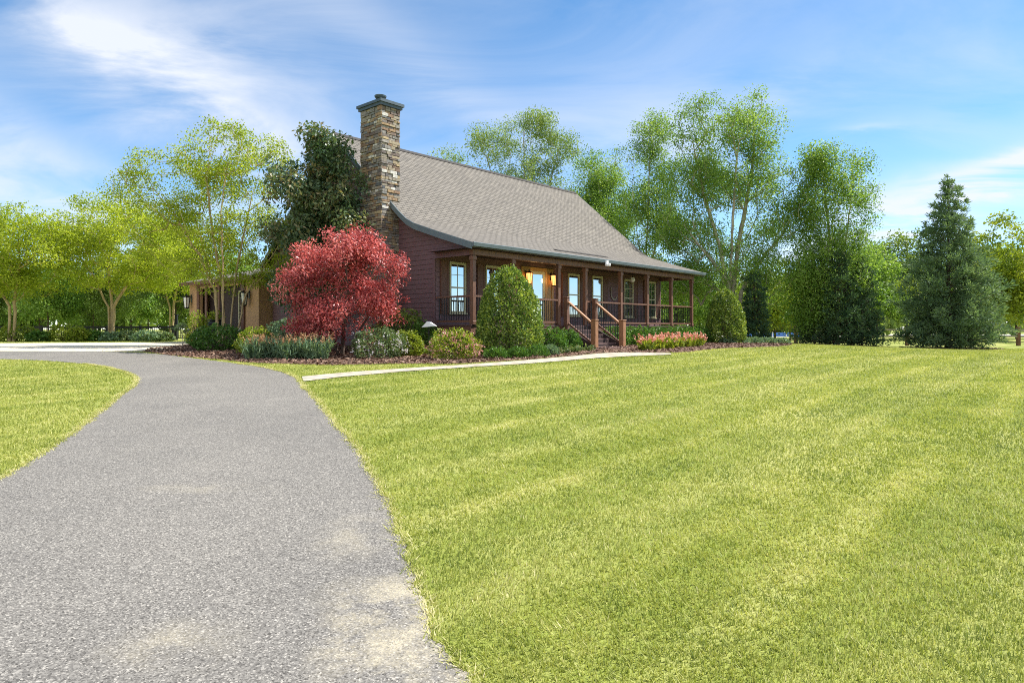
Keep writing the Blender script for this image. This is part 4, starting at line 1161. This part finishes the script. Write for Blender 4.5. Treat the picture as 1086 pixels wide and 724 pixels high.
tree_px(24, 180, 44, [(182, 265, 34, 26), (160, 285, 34, 24), (205, 285, 26, 24), (185, 240, 24, 14), (190, 305, 34, 16)],
        [[(180, None, 0), (180, 325, 0), (170, 290, .2), (160, 265, .2)], [(183, None, 0), (184, 320, 0), (195, 280, 0), (190, 250, 0)]],
        260, 34, .52, .15, .12, M['bark_tan'], M['L_lime'], 'lime green tree half hidden behind the tan multi-stemmed tree', gap=-.35, gs=1.5, rise=.35, flat=.5, shell=.36, lum=.05)
# magnolia
tree_px(25, 340, 24.8, [(340, 165, 30, 26), (325, 205, 42, 34), (360, 200, 34, 32), (315, 255, 34, 34), (355, 250, 38, 36), (375, 225, 20, 26), (300, 225, 22, 26), (330, 300, 44, 34), (345, 145, 16, 10), (378, 262, 18, 24)],
        [[(340, None, 0), (340, 300, 0), (338, 220, .1), (341, 150, 0)]],
        330, 36, .36, .19, .14, M['bark_dark'], M['L_mag'], 'dark glossy evergreen tree between the stone chimney and the tan trunked tree', gap=-.35, gs=.9, rise=.15, shell=.38, aspect=.45, flat=.9, lum=.06)
# red maple
tree_px(26, 362, 21.2, [(362, 275, 52, 34), (325, 300, 34, 32), (400, 300, 34, 34), (345, 262, 34, 20), (385, 265, 34, 18), (362, 325, 58, 32), (315, 335, 26, 22), (410, 325, 22, 26), (355, 250, 16, 12), (340, 350, 30, 16), (385, 348, 26, 16), (378, 250, 14, 10), (338, 250, 12, 9), (420, 285, 14, 16), (302, 290, 14, 12), (428, 318, 12, 14), (398, 262, 14, 12)],
        [[(360, None, 0), (352, 355, .1), (330, 315, .2), (318, 290, .2)], [(363, None, 0), (366, 350, -.1), (370, 300, -.2), (366, 262, 0)], [(365, None, .1), (380, 350, .2), (398, 320, .3), (410, 300, .2)]],
        330, 46, .30, .11, .09, M['bark_dark'], M['L_red'], 'round crimson leaved maple beside the stone chimney', gap=.0, gs=.75, rise=.12, shell=.36, flat=.7, aspect=.45)

# birches and big trees behind the house
tree_px(31, 553, 44, [(555, 145, 38, 26), (525, 160, 28, 26), (590, 160, 26, 28), (560, 185, 44, 26), (510, 150, 14, 14), (575, 132, 22, 14), (600, 190, 18, 18), (540, 215, 50, 20)],
        [[(552, None, 0), (545, 300, 0), (530, 220, .3), (515, 160, .2)], [(553, None, .1), (555, 280, 0), (556, 200, -.2), (555, 130, 0)], [(555, None, 0), (562, 290, .2), (580, 210, .3), (594, 150, .2)], [(554, None, -.2), (548, 280, -.4), (542, 200, -.5), (538, 140, -.4)]],
        560, 26, .46, .13, .12, M['bark_grey'], M['L_olive'], 'airy pale stemmed tree rising behind the middle of the roof ridge', gap=-.3, gs=1.6, rise=1.0, shell=.36, flat=.7, extra=1200)
tree_px(32, 476, 52, [(477, 170, 16, 10), (470, 185, 18, 12), (490, 185, 16, 12)], [[(476, None, 0), (477, 250, 0), (477, 175, 0)]],
        34, 45, .6, .16, .14, M['bark_grey'], M['L_olive'], 'small treetop just showing over the ridge right of the chimney', rise=1.0, shell=.36)
tree_px(33, 630, 47, [(628, 185, 28, 20), (612, 210, 24, 22), (645, 205, 28, 26), (630, 235, 36, 24), (655, 240, 24, 24)], [[(630, None, 0), (628, 260, 0), (626, 190, 0)], [(631, None, 0), (636, 260, .2), (648, 200, .2)]],
        460, 46, .58, .14, .12, M['bark_grey'], M['L_birch'], 'light green tree standing behind the right end of the ridge', gap=-.6, gs=1.7, rise=.9, shell=.36)
tree_px(34, 687, 43, [(690, 145, 22, 24), (675, 175, 26, 26), (705, 170, 22, 28), (690, 215, 34, 30), (670, 245, 30, 24), (712, 240, 28, 28), (690, 128, 12, 12)],
        [[(686, None, 0), (685, 280, 0), (688, 200, 0), (691, 125, 0)], [(688, None, 0), (692, 280, .2), (703, 220, .3), (706, 165, .2)], [(685, None, .1), (680, 270, .2), (672, 210, .4), (672, 170, .3)]],
        560, 28, .48, .13, .12, M['bark_grey'], M['L_birch'], 'slender sparse tree just left of the tallest tree', gap=-.3, gs=1.6, rise=1.1, shell=.36, flat=.8, extra=900)
tree_px(35, 778, 38.8, [(765, 135, 38, 32), (735, 140, 24, 32), (800, 140, 32, 30), (775, 185, 55, 34), (735, 200, 34, 36), (825, 205, 34, 36), (840, 235, 24, 28), (745, 255, 44, 32), (795, 250, 46, 30), (715, 265, 26, 30), (760, 108, 16, 10), (742, 108, 10, 10), (798, 108, 22, 12), (770, 295, 50, 22), (845, 190, 16, 22), (820, 285, 34, 20), (700, 300, 30, 26), (735, 300, 36, 26), (805, 310, 34, 18), (690, 240, 22, 22)],
        [[(774, None, 0), (773, 310, 0), (765, 260, .3), (748, 205, .4), (735, 140, .3)], [(776, None, .1), (775, 300, .1), (776, 240, -.2), (779, 170, -.3), (772, 110, 0)], [(780, None, 0), (786, 310, 0), (805, 280, .3), (835, 245, .4), (852, 215, .3)], [(778, None, .2), (779, 300, .2), (790, 240, .6), (802, 180, .6), (803, 125, .4)], [(776, None, -.2), (770, 300, -.3), (745, 270, -.6), (722, 240, -.6)]],
        1250, 33, .52, .13, .23, M['bark_grey'], M['L_birch'], 'tallest tree, with pale forking limbs, right of the porch', gap=-.32, gs=1.7, rise=.8, shell=.36, flat=.75, extra=3500)
tree_px(36, 888, 38.4, [(880, 175, 28, 24), (865, 165, 20, 20), (908, 170, 18, 24), (875, 215, 32, 34), (905, 220, 18, 32), (895, 260, 26, 34), (868, 265, 28, 32), (925, 198, 14, 8), (862, 305, 24, 26), (898, 285, 24, 20), (850, 200, 14, 24), (855, 285, 26, 22), (930, 195, 8, 5), (858, 322, 18, 20), (912, 262, 14, 26)],
        [[(886, None, 0), (884, 300, 0), (880, 230, .2), (872, 165, .2)], [(888, None, 0), (892, 290, 0), (900, 220, -.2), (905, 160, 0)]],
        640, 40, .44, .14, .2, M['bark_grey'], M['L_birch'], 'full bright green tree with drooping lower boughs over dark evergreens', gap=-.6, gs=1.5, rise=.5, shell=.36, droop=1.0, flat=1.0)
# low bright tree in the gap
tree_px(37, 822, 62, [(820, 315, 34, 22), (795, 325, 26, 18), (850, 322, 26, 18), (820, 298, 22, 12), (815, 338, 34, 9)], [[(822, None, 0), (821, 335, 0), (820, 305, 0)]],
        110, 70, 1.0, .26, .16, M['bark_dark'], M['L_yel'], 'low golden green tree seen through the gap beyond the blue barrier', rise=.3, shell=.36)

# dark evergreens at the right
tag(conifer(41, 3.4, .74, 90, M['L_dark'], M['bark_dark'], 'evergreen', gx(800, 37), pw=.50, spr=42, ln=.17, wd=.06, up=1.0, cl=.30), 'slim dark evergreen tucked behind the clipped cone bush', 'tree')
e1_ = conifer(42, 4.3, 1.15, 110, M['L_conif'], M['bark_dark'], 'evergreen', gx(864, 39.4), pw=.62, spr=46, ln=.19, wd=.055, up=.5, cl=.42)
tag(e1_, 'broad dark evergreen under the bright drooping tree, beside the gap', 'tree')
e2_ = conifer(43, 4.9, 1.05, 110, M['L_dark'], M['bark_dark'], 'evergreen', gx(889, 37.6), pw=.5, spr=46, ln=.19, wd=.055, up=.9, cl=.36)
tag(e2_, 'dark narrow evergreen in the middle of the clump under the drooping tree', 'tree')
e3_ = conifer(44, 4.4, 1.0, 110, M['L_dark'], M['bark_dark'], 'evergreen', gx(914, 37.9), pw=.5, spr=46, ln=.19, wd=.055, up=.9, cl=.36)
tag(e3_, 'dark rounded evergreen nearest the fence post in the clump', 'tree')
tag(conifer(45, 9.4, 2.45, 235, M['L_conif'], M['bark_dark'], 'conifer', gx(1006, 38), full=1.38, spr=62, ln=.22, wd=.055, up=.55, cl=.50), 'big blue-green conifer with a pointed open top on the lawn edge', 'tree')

# woodland beyond the fences: a few trees built once, copied and turned
def wood_proto(seed, h, r, leafm, n_tip, per, lab, bark='bark_dark', leaf=.30, low=.22):
    rng = np.random.default_rng(seed)
    bl = [(rng.uniform(-.4, .4) * r, rng.uniform(-.4, .4) * r, h * z, r * k, r * k, h * .16) for z, k in ((.35 if low < .3 else .5, .85), (.5, 1.0), (.65, .95), (.8, .7), (.9, .45))]
    bl += [(rng.normal() * r * .6, rng.normal() * r * .6, h * rng.uniform(.4, .75), r * .5, r * .5, h * .12) for _ in range(3)]
    st = [[(0, 0, -.1), (.1, 0, h * .3), (-.1, .1, h * .6), (0, 0, h * .9)]]
    t = make_tree(seed, st, bl, n_tip, per, r * .30, leaf, h * .018, M[bark], leafm, name='woodland_tree', rise=.6, shell=.36)
    return t
protos = [wood_proto(51, 10, 3.2, M['L_wood'], 95, 75, ''), wood_proto(52, 11, 2.8, M['L_wood'], 95, 75, ''), wood_proto(53, 9, 3.4, M['L_birch'], 95, 75, ''), wood_proto(54, 9.5, 3.0, M['L_yel'], 90, 75, '')]
used = [False] * 4
def wood(pi, px, Y, sc, label, group, rz=0):
    o = protos[pi] if not used[pi] else copy_tree(protos[pi])
    used[pi] = True
    x, y, z = gx(px, Y); o.location = (x, y, z); o.scale = (sc, sc, sc); o.rotation_euler = (0, 0, rz)
    tag(o, label, 'tree', group); return o
rr = random.Random(7)
LW = 'woodland tree in the shady wood behind the black railing fence'
for k, px in enumerate(range(-70, 300, 21)):
    wood((k * 2 + k // 3) % 3, px + rr.uniform(-7, 7), 58 + (k % 3) * 9 + rr.uniform(-3, 3), rr.uniform(.62, .85), LW, 'woodland trees behind the black fence', rr.uniform(0, 6.28))
RW = 'green tree in the wood beyond the right hand field'
for k, px in enumerate((655, 690, 718, 742, 770, 800, 838, 870, 905)):
    wood((0, 2, 1, 2, 0, 2, 3, 2, 0)[k], px, 66 + (k % 3) * 8, rr.uniform(.75, 1.0), 'green tree in the wood glimpsed behind the porch and tallest tree', 'woodland trees behind the porch', rr.uniform(0, 6.28))
wood(2, 930, 68, 1.05, 'leafy tree between the drooping tree and the big conifer', None, 1)
wood(0, 962, 72, 1.15, 'dark leafy tree just behind the left flank of the big conifer', None, 2)
wood(2, 1000, 80, 1.05, 'green tree mostly hidden directly behind the big conifer', None, 3)
wood(3, 1052, 64, 1.14, 'tall golden green tree right behind the big conifer', None, 4)
wood(3, 1094, 60, 1.06, 'golden green tree cut by the right edge of the photo', None, 5)
wood(0, 908, 76, .95, 'dark leafy tree right behind the rail fence post', None, 4.2)
wood(2, 1078, 78, 1.15, 'green tree between the two golden green trees at the right', None, 2.6)
wood(2, 1030, 85, 1.2, 'distant green tree between the big conifer and the golden tree', None, 5.5)

# far wood closing the view
def far_wood():
    rng = np.random.default_rng(77)
    P = []
    for i in range(150):
        a = rng.uniform(-.95, .95); Y = rng.uniform(105, 150)
        if .30 < a < .95 and False: continue
        c = np.array([a * Y, Y, 0]); h = rng.uniform(5.5, 9); r = rng.uniform(2.5, 4.5)
        n = 330
        d = unit(rng.normal(size=(n, 3))); q = c + d * (rng.uniform(size=(n, 1)) ** .4) * np.array([r, r, h * .5]) + np.array([0, 0, h * .52])
        P.append(q)
    P = np.concatenate(P); P[:, 2] += G(P[:, 0], P[:, 1])
    D = rng.normal(size=P.shape)
    o = link('far_wood', quads_mesh('far_wood', leaf_verts(rng, P, D, 1.1, .7, np.array([[0, 0, 1.]]), .3), 4, np.repeat(rng.uniform(size=len(P)), 4)), M['L_wood'])
    tag(o, kind='stuff')
far_wood()

# ------------------------------------------------------------------ garden plants
shrub(61, 'cone_bush', 540, 21.3, 1.08, 1.08, 2.80, 15000, .085, 'L_holly', cone, 'large clipped cone bush in front of the porch, left of the stairs', 'bush', lump=.035)
shrub(62, 'cone_bush', 769.5, 32.6, .95, .95, 2.62, 10000, .10, 'L_holly', cone, 'clipped cone bush on the lawn edge past the far porch corner', 'bush', lump=.035)
shrub(63, 'shrub', 232, 23.6, .92, .8, .90, 4200, .085, 'L_box', dome, 'rounded dark green shrub at the left end of the mulch bed', flowers=('F_white', 40, .3, .9, None), fl_size=.03)
shrub(64, 'shrub', 272, 22.2, .62, .6, .85, 2600, .08, 'L_yel', dome, 'yellowish green shrub between the dark rounded shrub and the spiky plant')
shrub(65, 'shrub', 312, 22.6, 1.05, .8, 1.12, 4600, .08, 'L_blue', dome, 'broad blue-green mound behind the peach flowered spiky plant')
shrub(66, 'shrub', 402, 20.2, .78, .7, .92, 4200, .06, 'L_var', dome, 'grey-green shrub with white blossoms below the crimson maple', flowers=('F_white', 90, .15, .95, -1.2), fl_size=.05)
shrub(67, 'shrub', 432, 20.8, .50, .5, .80, 2600, .07, 'L_yel', dome, 'golden green shrub between the white and pink flowering bushes')
shrub(68, 'shrub', 481, 19.8, .74, .66, .88, 4200, .06, 'L_yel', dome, 'bush with a flush of pale pink blossoms, left of the large cone bush', flowers=('F_pink', 170, .12, .95, -1.2), fl_size=.05)
shrub(69, 'shrub', 425, 22.6, .85, .8, 1.45, 4200, .09, 'L_holly', dome, 'tall dark shrub at the corner of the gable wall')
shrub(70, 'shrub', 448, 21.9, .55, .5, 1.05, 2200, .08, 'L_box', dome, 'mid green shrub right behind the white garden lamp')
for k, (px, Y, r, h, lab) in enumerate(((526, 19.9, .33, .36, 'small green tuft first left under the large cone bush'), (549, 20.1, .31, .36, 'small green tuft second from left under the large cone bush'), (570, 20.5, .33, .40, 'small green tuft at the right foot of the large cone bush'), (584, 21.2, .26, .34, 'small blue-green tuft between the cone bush and pale hostas'))):
    shrub(71 + k, 'low_plant', px, Y, r, r, h, 1000, .09, 'L_box' if k < 3 else 'L_blue', dome, lab, 'plant', group='green tufts edging the bed by the cone bush', aspect=.3, up=.8, twigs=False)
shrub(76, 'boxwood', 585, 22.5, .52, .5, .84, 3000, .07, 'L_box', dome, 'rounded boxwood just right of the large cone bush', 'shrub')
shrub(77, 'boxwood', 603, 23.6, .42, .42, .74, 2400, .07, 'L_box', dome, 'rounded boxwood pressed against the left of the stairs', 'shrub')
for k, (px, Y, lab) in enumerate(((594, 22.0, 'pale leafy plant at the left of the low row before the stairs'), (607, 22.4, 'pale leafy plant in the middle of the low row before the stairs'), (621, 23.0, 'pale leafy plant nearest the foot of the stairs'))):
    x, y, z = gx(px, Y); tuft(81 + k, 'hosta', (x, y, z), 40, .24, .24, 'L_var', None, lab, 'plant', 'low pale plants by the stairs', .035, .9)
# hedge along the porch foot, each bush its own
for k in range(8):
    t = 7.35 + k * 1.06
    x, y, z = hw3(t, -.62)
    names = ['first boxwood of the porch hedge, beside the stairs', 'second boxwood of the porch hedge from the stairs', 'third boxwood of the porch hedge from the stairs', 'fourth boxwood of the porch hedge from the stairs', 'fifth boxwood of the porch hedge from the stairs', 'sixth boxwood of the porch hedge from the stairs', 'seventh boxwood of the porch hedge from the stairs', 'last boxwood of the porch hedge, at the far porch corner']
    shrub(90 + k, 'boxwood', loc=(x, y, z), rx=.64, ry=.5, h=.80, n=2200, leaf=.085, mat='L_box', label=names[k], cat='shrub', group='boxwood hedge along the porch')
# coral flower row
cn = ['coral flower clump at the left end of its row', 'coral flower clump second from the left of its row', 'coral flower clump third from the left of its row', 'coral flower clump third from the right of its row', 'coral flower clump second from the right of its row', 'coral flower clump at the right end of its row']
for k in range(6):
    px = 686 + k * 10.3
    x, y, z = gx(px, 23.6 + k * .55)
    tuft(110 + k, 'coral_flower', (x, y, z), 70, .26, .40, 'L_yel', ('F_coral', .42), cn[k], 'flower', 'coral flowers in a row before the hedge', .028, .35, .40, 5, .5, .075)
# spiky blue-green plants with peach tips
sn = ['spiky blue-green plant with peach flower spikes at the left end of its row', 'spiky blue-green plant with peach flower spikes second in its row', 'spiky blue-green plant with peach flower spikes in the middle of its row', 'spiky blue-green plant with peach flower spikes fourth in its row', 'spiky blue-green plant with peach flower spikes nearest the crimson maple']
for k in range(5):
    px = 272 + k * 16
    x, y, z = gx(px, 19.6 + (k % 2) * .25)
    tuft(120 + k, 'spiky_plant', (x, y, z), 130, .30, .62, 'L_blue', ('F_peach', .28), sn[k], 'plant', 'spiky plants with peach flower spikes', .016, .28, .22, 8, .35, .05)
# ground cover past the far corner
gn = ['low grey-green plant below the second cone bush', 'low grey-green plant second past the second cone bush', 'low grey-green plant third past the second cone bush', 'low grey-green plant fourth past the second cone bush', 'low grey-green plant at the far end of the edging row']
for k in range(5):
    shrub(130 + k, 'low_plant', 772 + k * 14, 32.0 + k * .5, .42, .4, .34, 800, .11, 'L_blue', dome, gn[k], 'plant', group='edging plants past the porch corner', aspect=.4, twigs=False)
# shrubs along the iron fence
fn_ = [('L_lime', -22, .9, .8, 'lime shrub at the far left along the black fence'), ('L_yel', 18, .95, .98, 'bright lime shrub on the left before the black fence'), ('L_box', 42, .62, .6, 'small dark shrub right of the first bright lime shrub'), ('L_yel', 68, .85, .95, 'bright lime shrub left of the spreading tree trunk'), ('L_yel', 83, .6, .8, 'smaller lime shrub touching the one left of the trunk'), ('L_box', 98, .6, .6, 'dark green shrub just left of the spreading tree trunk'), ('L_blue', 118, .55, .55, 'grey-green shrub at the foot of the spreading tree'), ('L_var', 135, .6, .6, 'pale green shrub right of the spreading tree trunk'), ('L_blue', 155, .7, .62, 'grey-green shrub well right of the spreading tree'), ('L_var', 172, .6, .55, 'pale shrub nearest the tall black post')]
for k, (mt, px, r, h, lab) in enumerate(fn_):
    shrub(140 + k, 'shrub', px, 36.2 + (k % 2) * .4, r, r * .8, h, 1300, .13, mt, dome, lab, group='shrubs planted along the black fence')
shrub(155, 'shrub', 209, 30.5, .48, .48, 1.45, 1800, .09, 'L_yel', dome, 'upright golden shrub at the left corner of the tan wing')
# little sapling
rng0 = np.random.default_rng(5)
x, y, z = gx(193, 25.6)
sp = make_tree(160, [[(0, 0, 0), (.02, 0, .25), (-.04, .03, .6)], [(0, 0, 0), (.08, 0, .25), (.16, .02, .55)]], [(0, 0, .75, .32, .28, .22)], 16, 14, .10, .07, .018, M['bark_grey'], M['L_var'], name='sapling', loc=(x, y, z), rise=.8)
tag(sp, 'tiny pale barked sapling at the left tip of the mulch bed', 'sapling')

# ------------------------------------------------------------------ daylight
w = bpy.data.worlds.new('World'); bpy.context.scene.world = w; w.use_nodes = True
nt = w.node_tree
for n in list(nt.nodes): nt.nodes.remove(n)
out = nt.nodes.new('ShaderNodeOutputWorld'); bg = nt.nodes.new('ShaderNodeBackground')
sky = nt.nodes.new('ShaderNodeTexSky'); sky.sky_type = 'NISHITA'; sky.sun_disc = False
ELEV = R(54); SAZ = math.atan2(0.966, 0.26)
sky.sun_elevation = ELEV; sky.sun_rotation = SAZ; sky.air_density = 1.0; sky.dust_density = 0.0; sky.ozone_density = 3.0; sky.altitude = 2500
bg.inputs[1].default_value = SKY_S = 0.15
tc = nt.nodes.new('ShaderNodeTexCoord'); sx = nt.nodes.new('ShaderNodeSeparateXYZ'); nt.links.new(tc.outputs['Generated'], sx.inputs[0])
az = math_n(nt, 'ARCTAN2', sx.outputs[0], sx.outputs[1]); el = math_n(nt, 'ARCSINE', sx.outputs[2])
# cirrus texture on a high flat layer
zc = math_n(nt, 'MAXIMUM', math_n(nt, 'ADD', sx.outputs[2], .12), 0.05)
cx_ = math_n(nt, 'DIVIDE', sx.outputs[0], zc); cy_ = math_n(nt, 'DIVIDE', sx.outputs[1], zc)
cmb = nt.nodes.new('ShaderNodeCombineXYZ'); nt.links.new(cx_, cmb.inputs[0]); nt.links.new(cy_, cmb.inputs[1])
mp = nt.nodes.new('ShaderNodeMapping'); mp.inputs['Rotation'].default_value = (0, 0, R(35)); mp.inputs['Scale'].default_value = (.8, 1.35, 1); nt.links.new(cmb.outputs[0], mp.inputs[0])
n1 = nt.nodes.new('ShaderNodeTexNoise'); n1.inputs['Scale'].default_value = 1.2; n1.inputs['Detail'].default_value = 9; n1.inputs['Roughness'].default_value = .6; n1.inputs['Distortion'].default_value = .8
nt.links.new(mp.outputs[0], n1.inputs['Vector'])
n2 = nt.nodes.new('ShaderNodeTexNoise'); n2.inputs['Scale'].default_value = 3.2; n2.inputs['Detail'].default_value = 6; nt.links.new(tc.outputs['Generated'], n2.inputs['Vector'])
def cloud(px, py, lx, ly, rot, amp):
    a0 = math.atan((px - 543) / F); e0 = math.atan((HZ - py) / F * math.cos(a0))
    du = math_n(nt, 'SUBTRACT', az, a0); dv = math_n(nt, 'SUBTRACT', el, e0)
    du = math_n(nt, 'ADD', du, math_n(nt, 'MULTIPLY', math_n(nt, 'SUBTRACT', n2.outputs['Fac'], .5), .35))
    dv = math_n(nt, 'ADD', dv, math_n(nt, 'MULTIPLY', math_n(nt, 'SUBTRACT', n1.outputs['Fac'], .5), .16))
    c, s = math.cos(rot), math.sin(rot)
    p = math_n(nt, 'DIVIDE', math_n(nt, 'ADD', math_n(nt, 'MULTIPLY', du, c), math_n(nt, 'MULTIPLY', dv, s)), lx)
    q = math_n(nt, 'DIVIDE', math_n(nt, 'SUBTRACT', math_n(nt, 'MULTIPLY', dv, c), math_n(nt, 'MULTIPLY', du, s)), ly)
    r2 = math_n(nt, 'ADD', math_n(nt, 'MULTIPLY', p, p), math_n(nt, 'MULTIPLY', q, q))
    return math_n(nt, 'MULTIPLY', math_n(nt, 'EXPONENT', math_n(nt, 'MULTIPLY', r2, -1.0)), amp)
tot = None
for c in ((240, 85, .20, .10, R(-40), .68), (280, 130, .16, .03, R(-24), .6), (130, 15, .12, .03, R(-15), .5), (40, 190, .16, .05, R(-30), .6), (60, 150, .20, .03, R(-35), .4), (420, 50, .26, .05, R(-30), .35), (600, 130, .22, .05, R(12), .38), (700, 140, .10, .03, R(10), .4), (1025, 192, .20, .026, R(24), 1.0), (1085, 160, .14, .022, R(27), .8), (925, 135, .035, .012, R(10), .5), (820, 95, .08, .03, R(40), .2), (985, 245, .22, .03, R(14), .35)):
    e = cloud(*c); tot = e if tot is None else math_n(nt, 'ADD', tot, e)
mod = math_n(nt, 'MAXIMUM', math_n(nt, 'MULTIPLY', math_n(nt, 'SUBTRACT', n1.outputs['Fac'], .22), 1.9), 0.0)
fac = math_n(nt, 'MULTIPLY', tot, mod)
fac = math_n(nt, 'ADD', fac, math_n(nt, 'MULTIPLY', math_n(nt, 'MAXIMUM', math_n(nt, 'SUBTRACT', n1.outputs['Fac'], .36), 0.0), .85))
# added fill light: bright cloud cover put on the unseen sky behind the viewer
fill_veil = math_n(nt, 'MULTIPLY', math_n(nt, 'MINIMUM', math_n(nt, 'MAXIMUM', math_n(nt, 'SUBTRACT', -.05, sx.outputs[1]), 0.0), .45), math_n(nt, 'ADD', math_n(nt, 'MULTIPLY', n1.outputs['Fac'], 1.7), 1.1))
fac = math_n(nt, 'ADD', fac, fill_veil)
fac = math_n(nt, 'MINIMUM', math_n(nt, 'MAXIMUM', fac, 0.0), .93)
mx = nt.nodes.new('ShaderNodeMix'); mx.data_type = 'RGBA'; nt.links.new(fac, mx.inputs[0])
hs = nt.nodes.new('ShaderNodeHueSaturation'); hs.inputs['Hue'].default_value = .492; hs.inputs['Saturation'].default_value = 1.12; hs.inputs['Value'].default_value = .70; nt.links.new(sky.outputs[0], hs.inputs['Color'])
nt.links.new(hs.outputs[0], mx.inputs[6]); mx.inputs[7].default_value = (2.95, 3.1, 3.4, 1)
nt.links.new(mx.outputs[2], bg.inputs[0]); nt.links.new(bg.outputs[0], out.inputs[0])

sl = bpy.data.lights.new('sun', 'SUN'); sl.energy = 4.2; sl.angle = R(.53); sl.color = (1.0, .955, .88)
so = bpy.data.objects.new('sun', sl); C.objects.link(so)
sd = Vector((math.sin(SAZ) * math.cos(ELEV), math.cos(SAZ) * math.cos(ELEV), math.sin(ELEV)))
so.rotation_euler = sd.to_track_quat('Z', 'Y').to_euler(); so.location = (30, 20, 40)
for t in (4.66, 6.20):
    pl = bpy.data.lights.new('lantern_bulb', 'POINT'); pl.energy = 5; pl.color = (1, .55, .2); pl.shadow_soft_size = .08
    po = bpy.data.objects.new('lantern_bulb', pl); C.objects.link(po)
    x, y = hw(t, W1 - .42); po.location = (x, y, HZ0 + FL + 1.84)

# ------------------------------------------------------------------ camera
cam = bpy.data.cameras.new('camera'); co = bpy.data.objects.new('camera', cam); C.objects.link(co)
cam.sensor_width = 36; cam.lens = 36 * F / 1086; cam.shift_y = -(362 - HZ) / 1086; cam.clip_end = 3000; cam.clip_start = .05
co.location = (0, 0, EYE); co.rotation_euler = (R(90), 0, 0)
sc = bpy.context.scene; sc.camera = co
sc.render.engine = 'CYCLES'
sc.cycles.max_bounces = 7; sc.cycles.diffuse_bounces = 4; sc.cycles.glossy_bounces = 3; sc.cycles.transmission_bounces = 4
sc.cycles.use_denoising = False; sc.cycles.filter_width = 1.0; sc.cycles.sample_clamp_indirect = 6
sc.view_settings.view_transform = 'Standard'; sc.view_settings.look = 'None'; sc.view_settings.gamma = 1; sc.view_settings.exposure = 1.08
sc.view_settings.use_curve_mapping = False
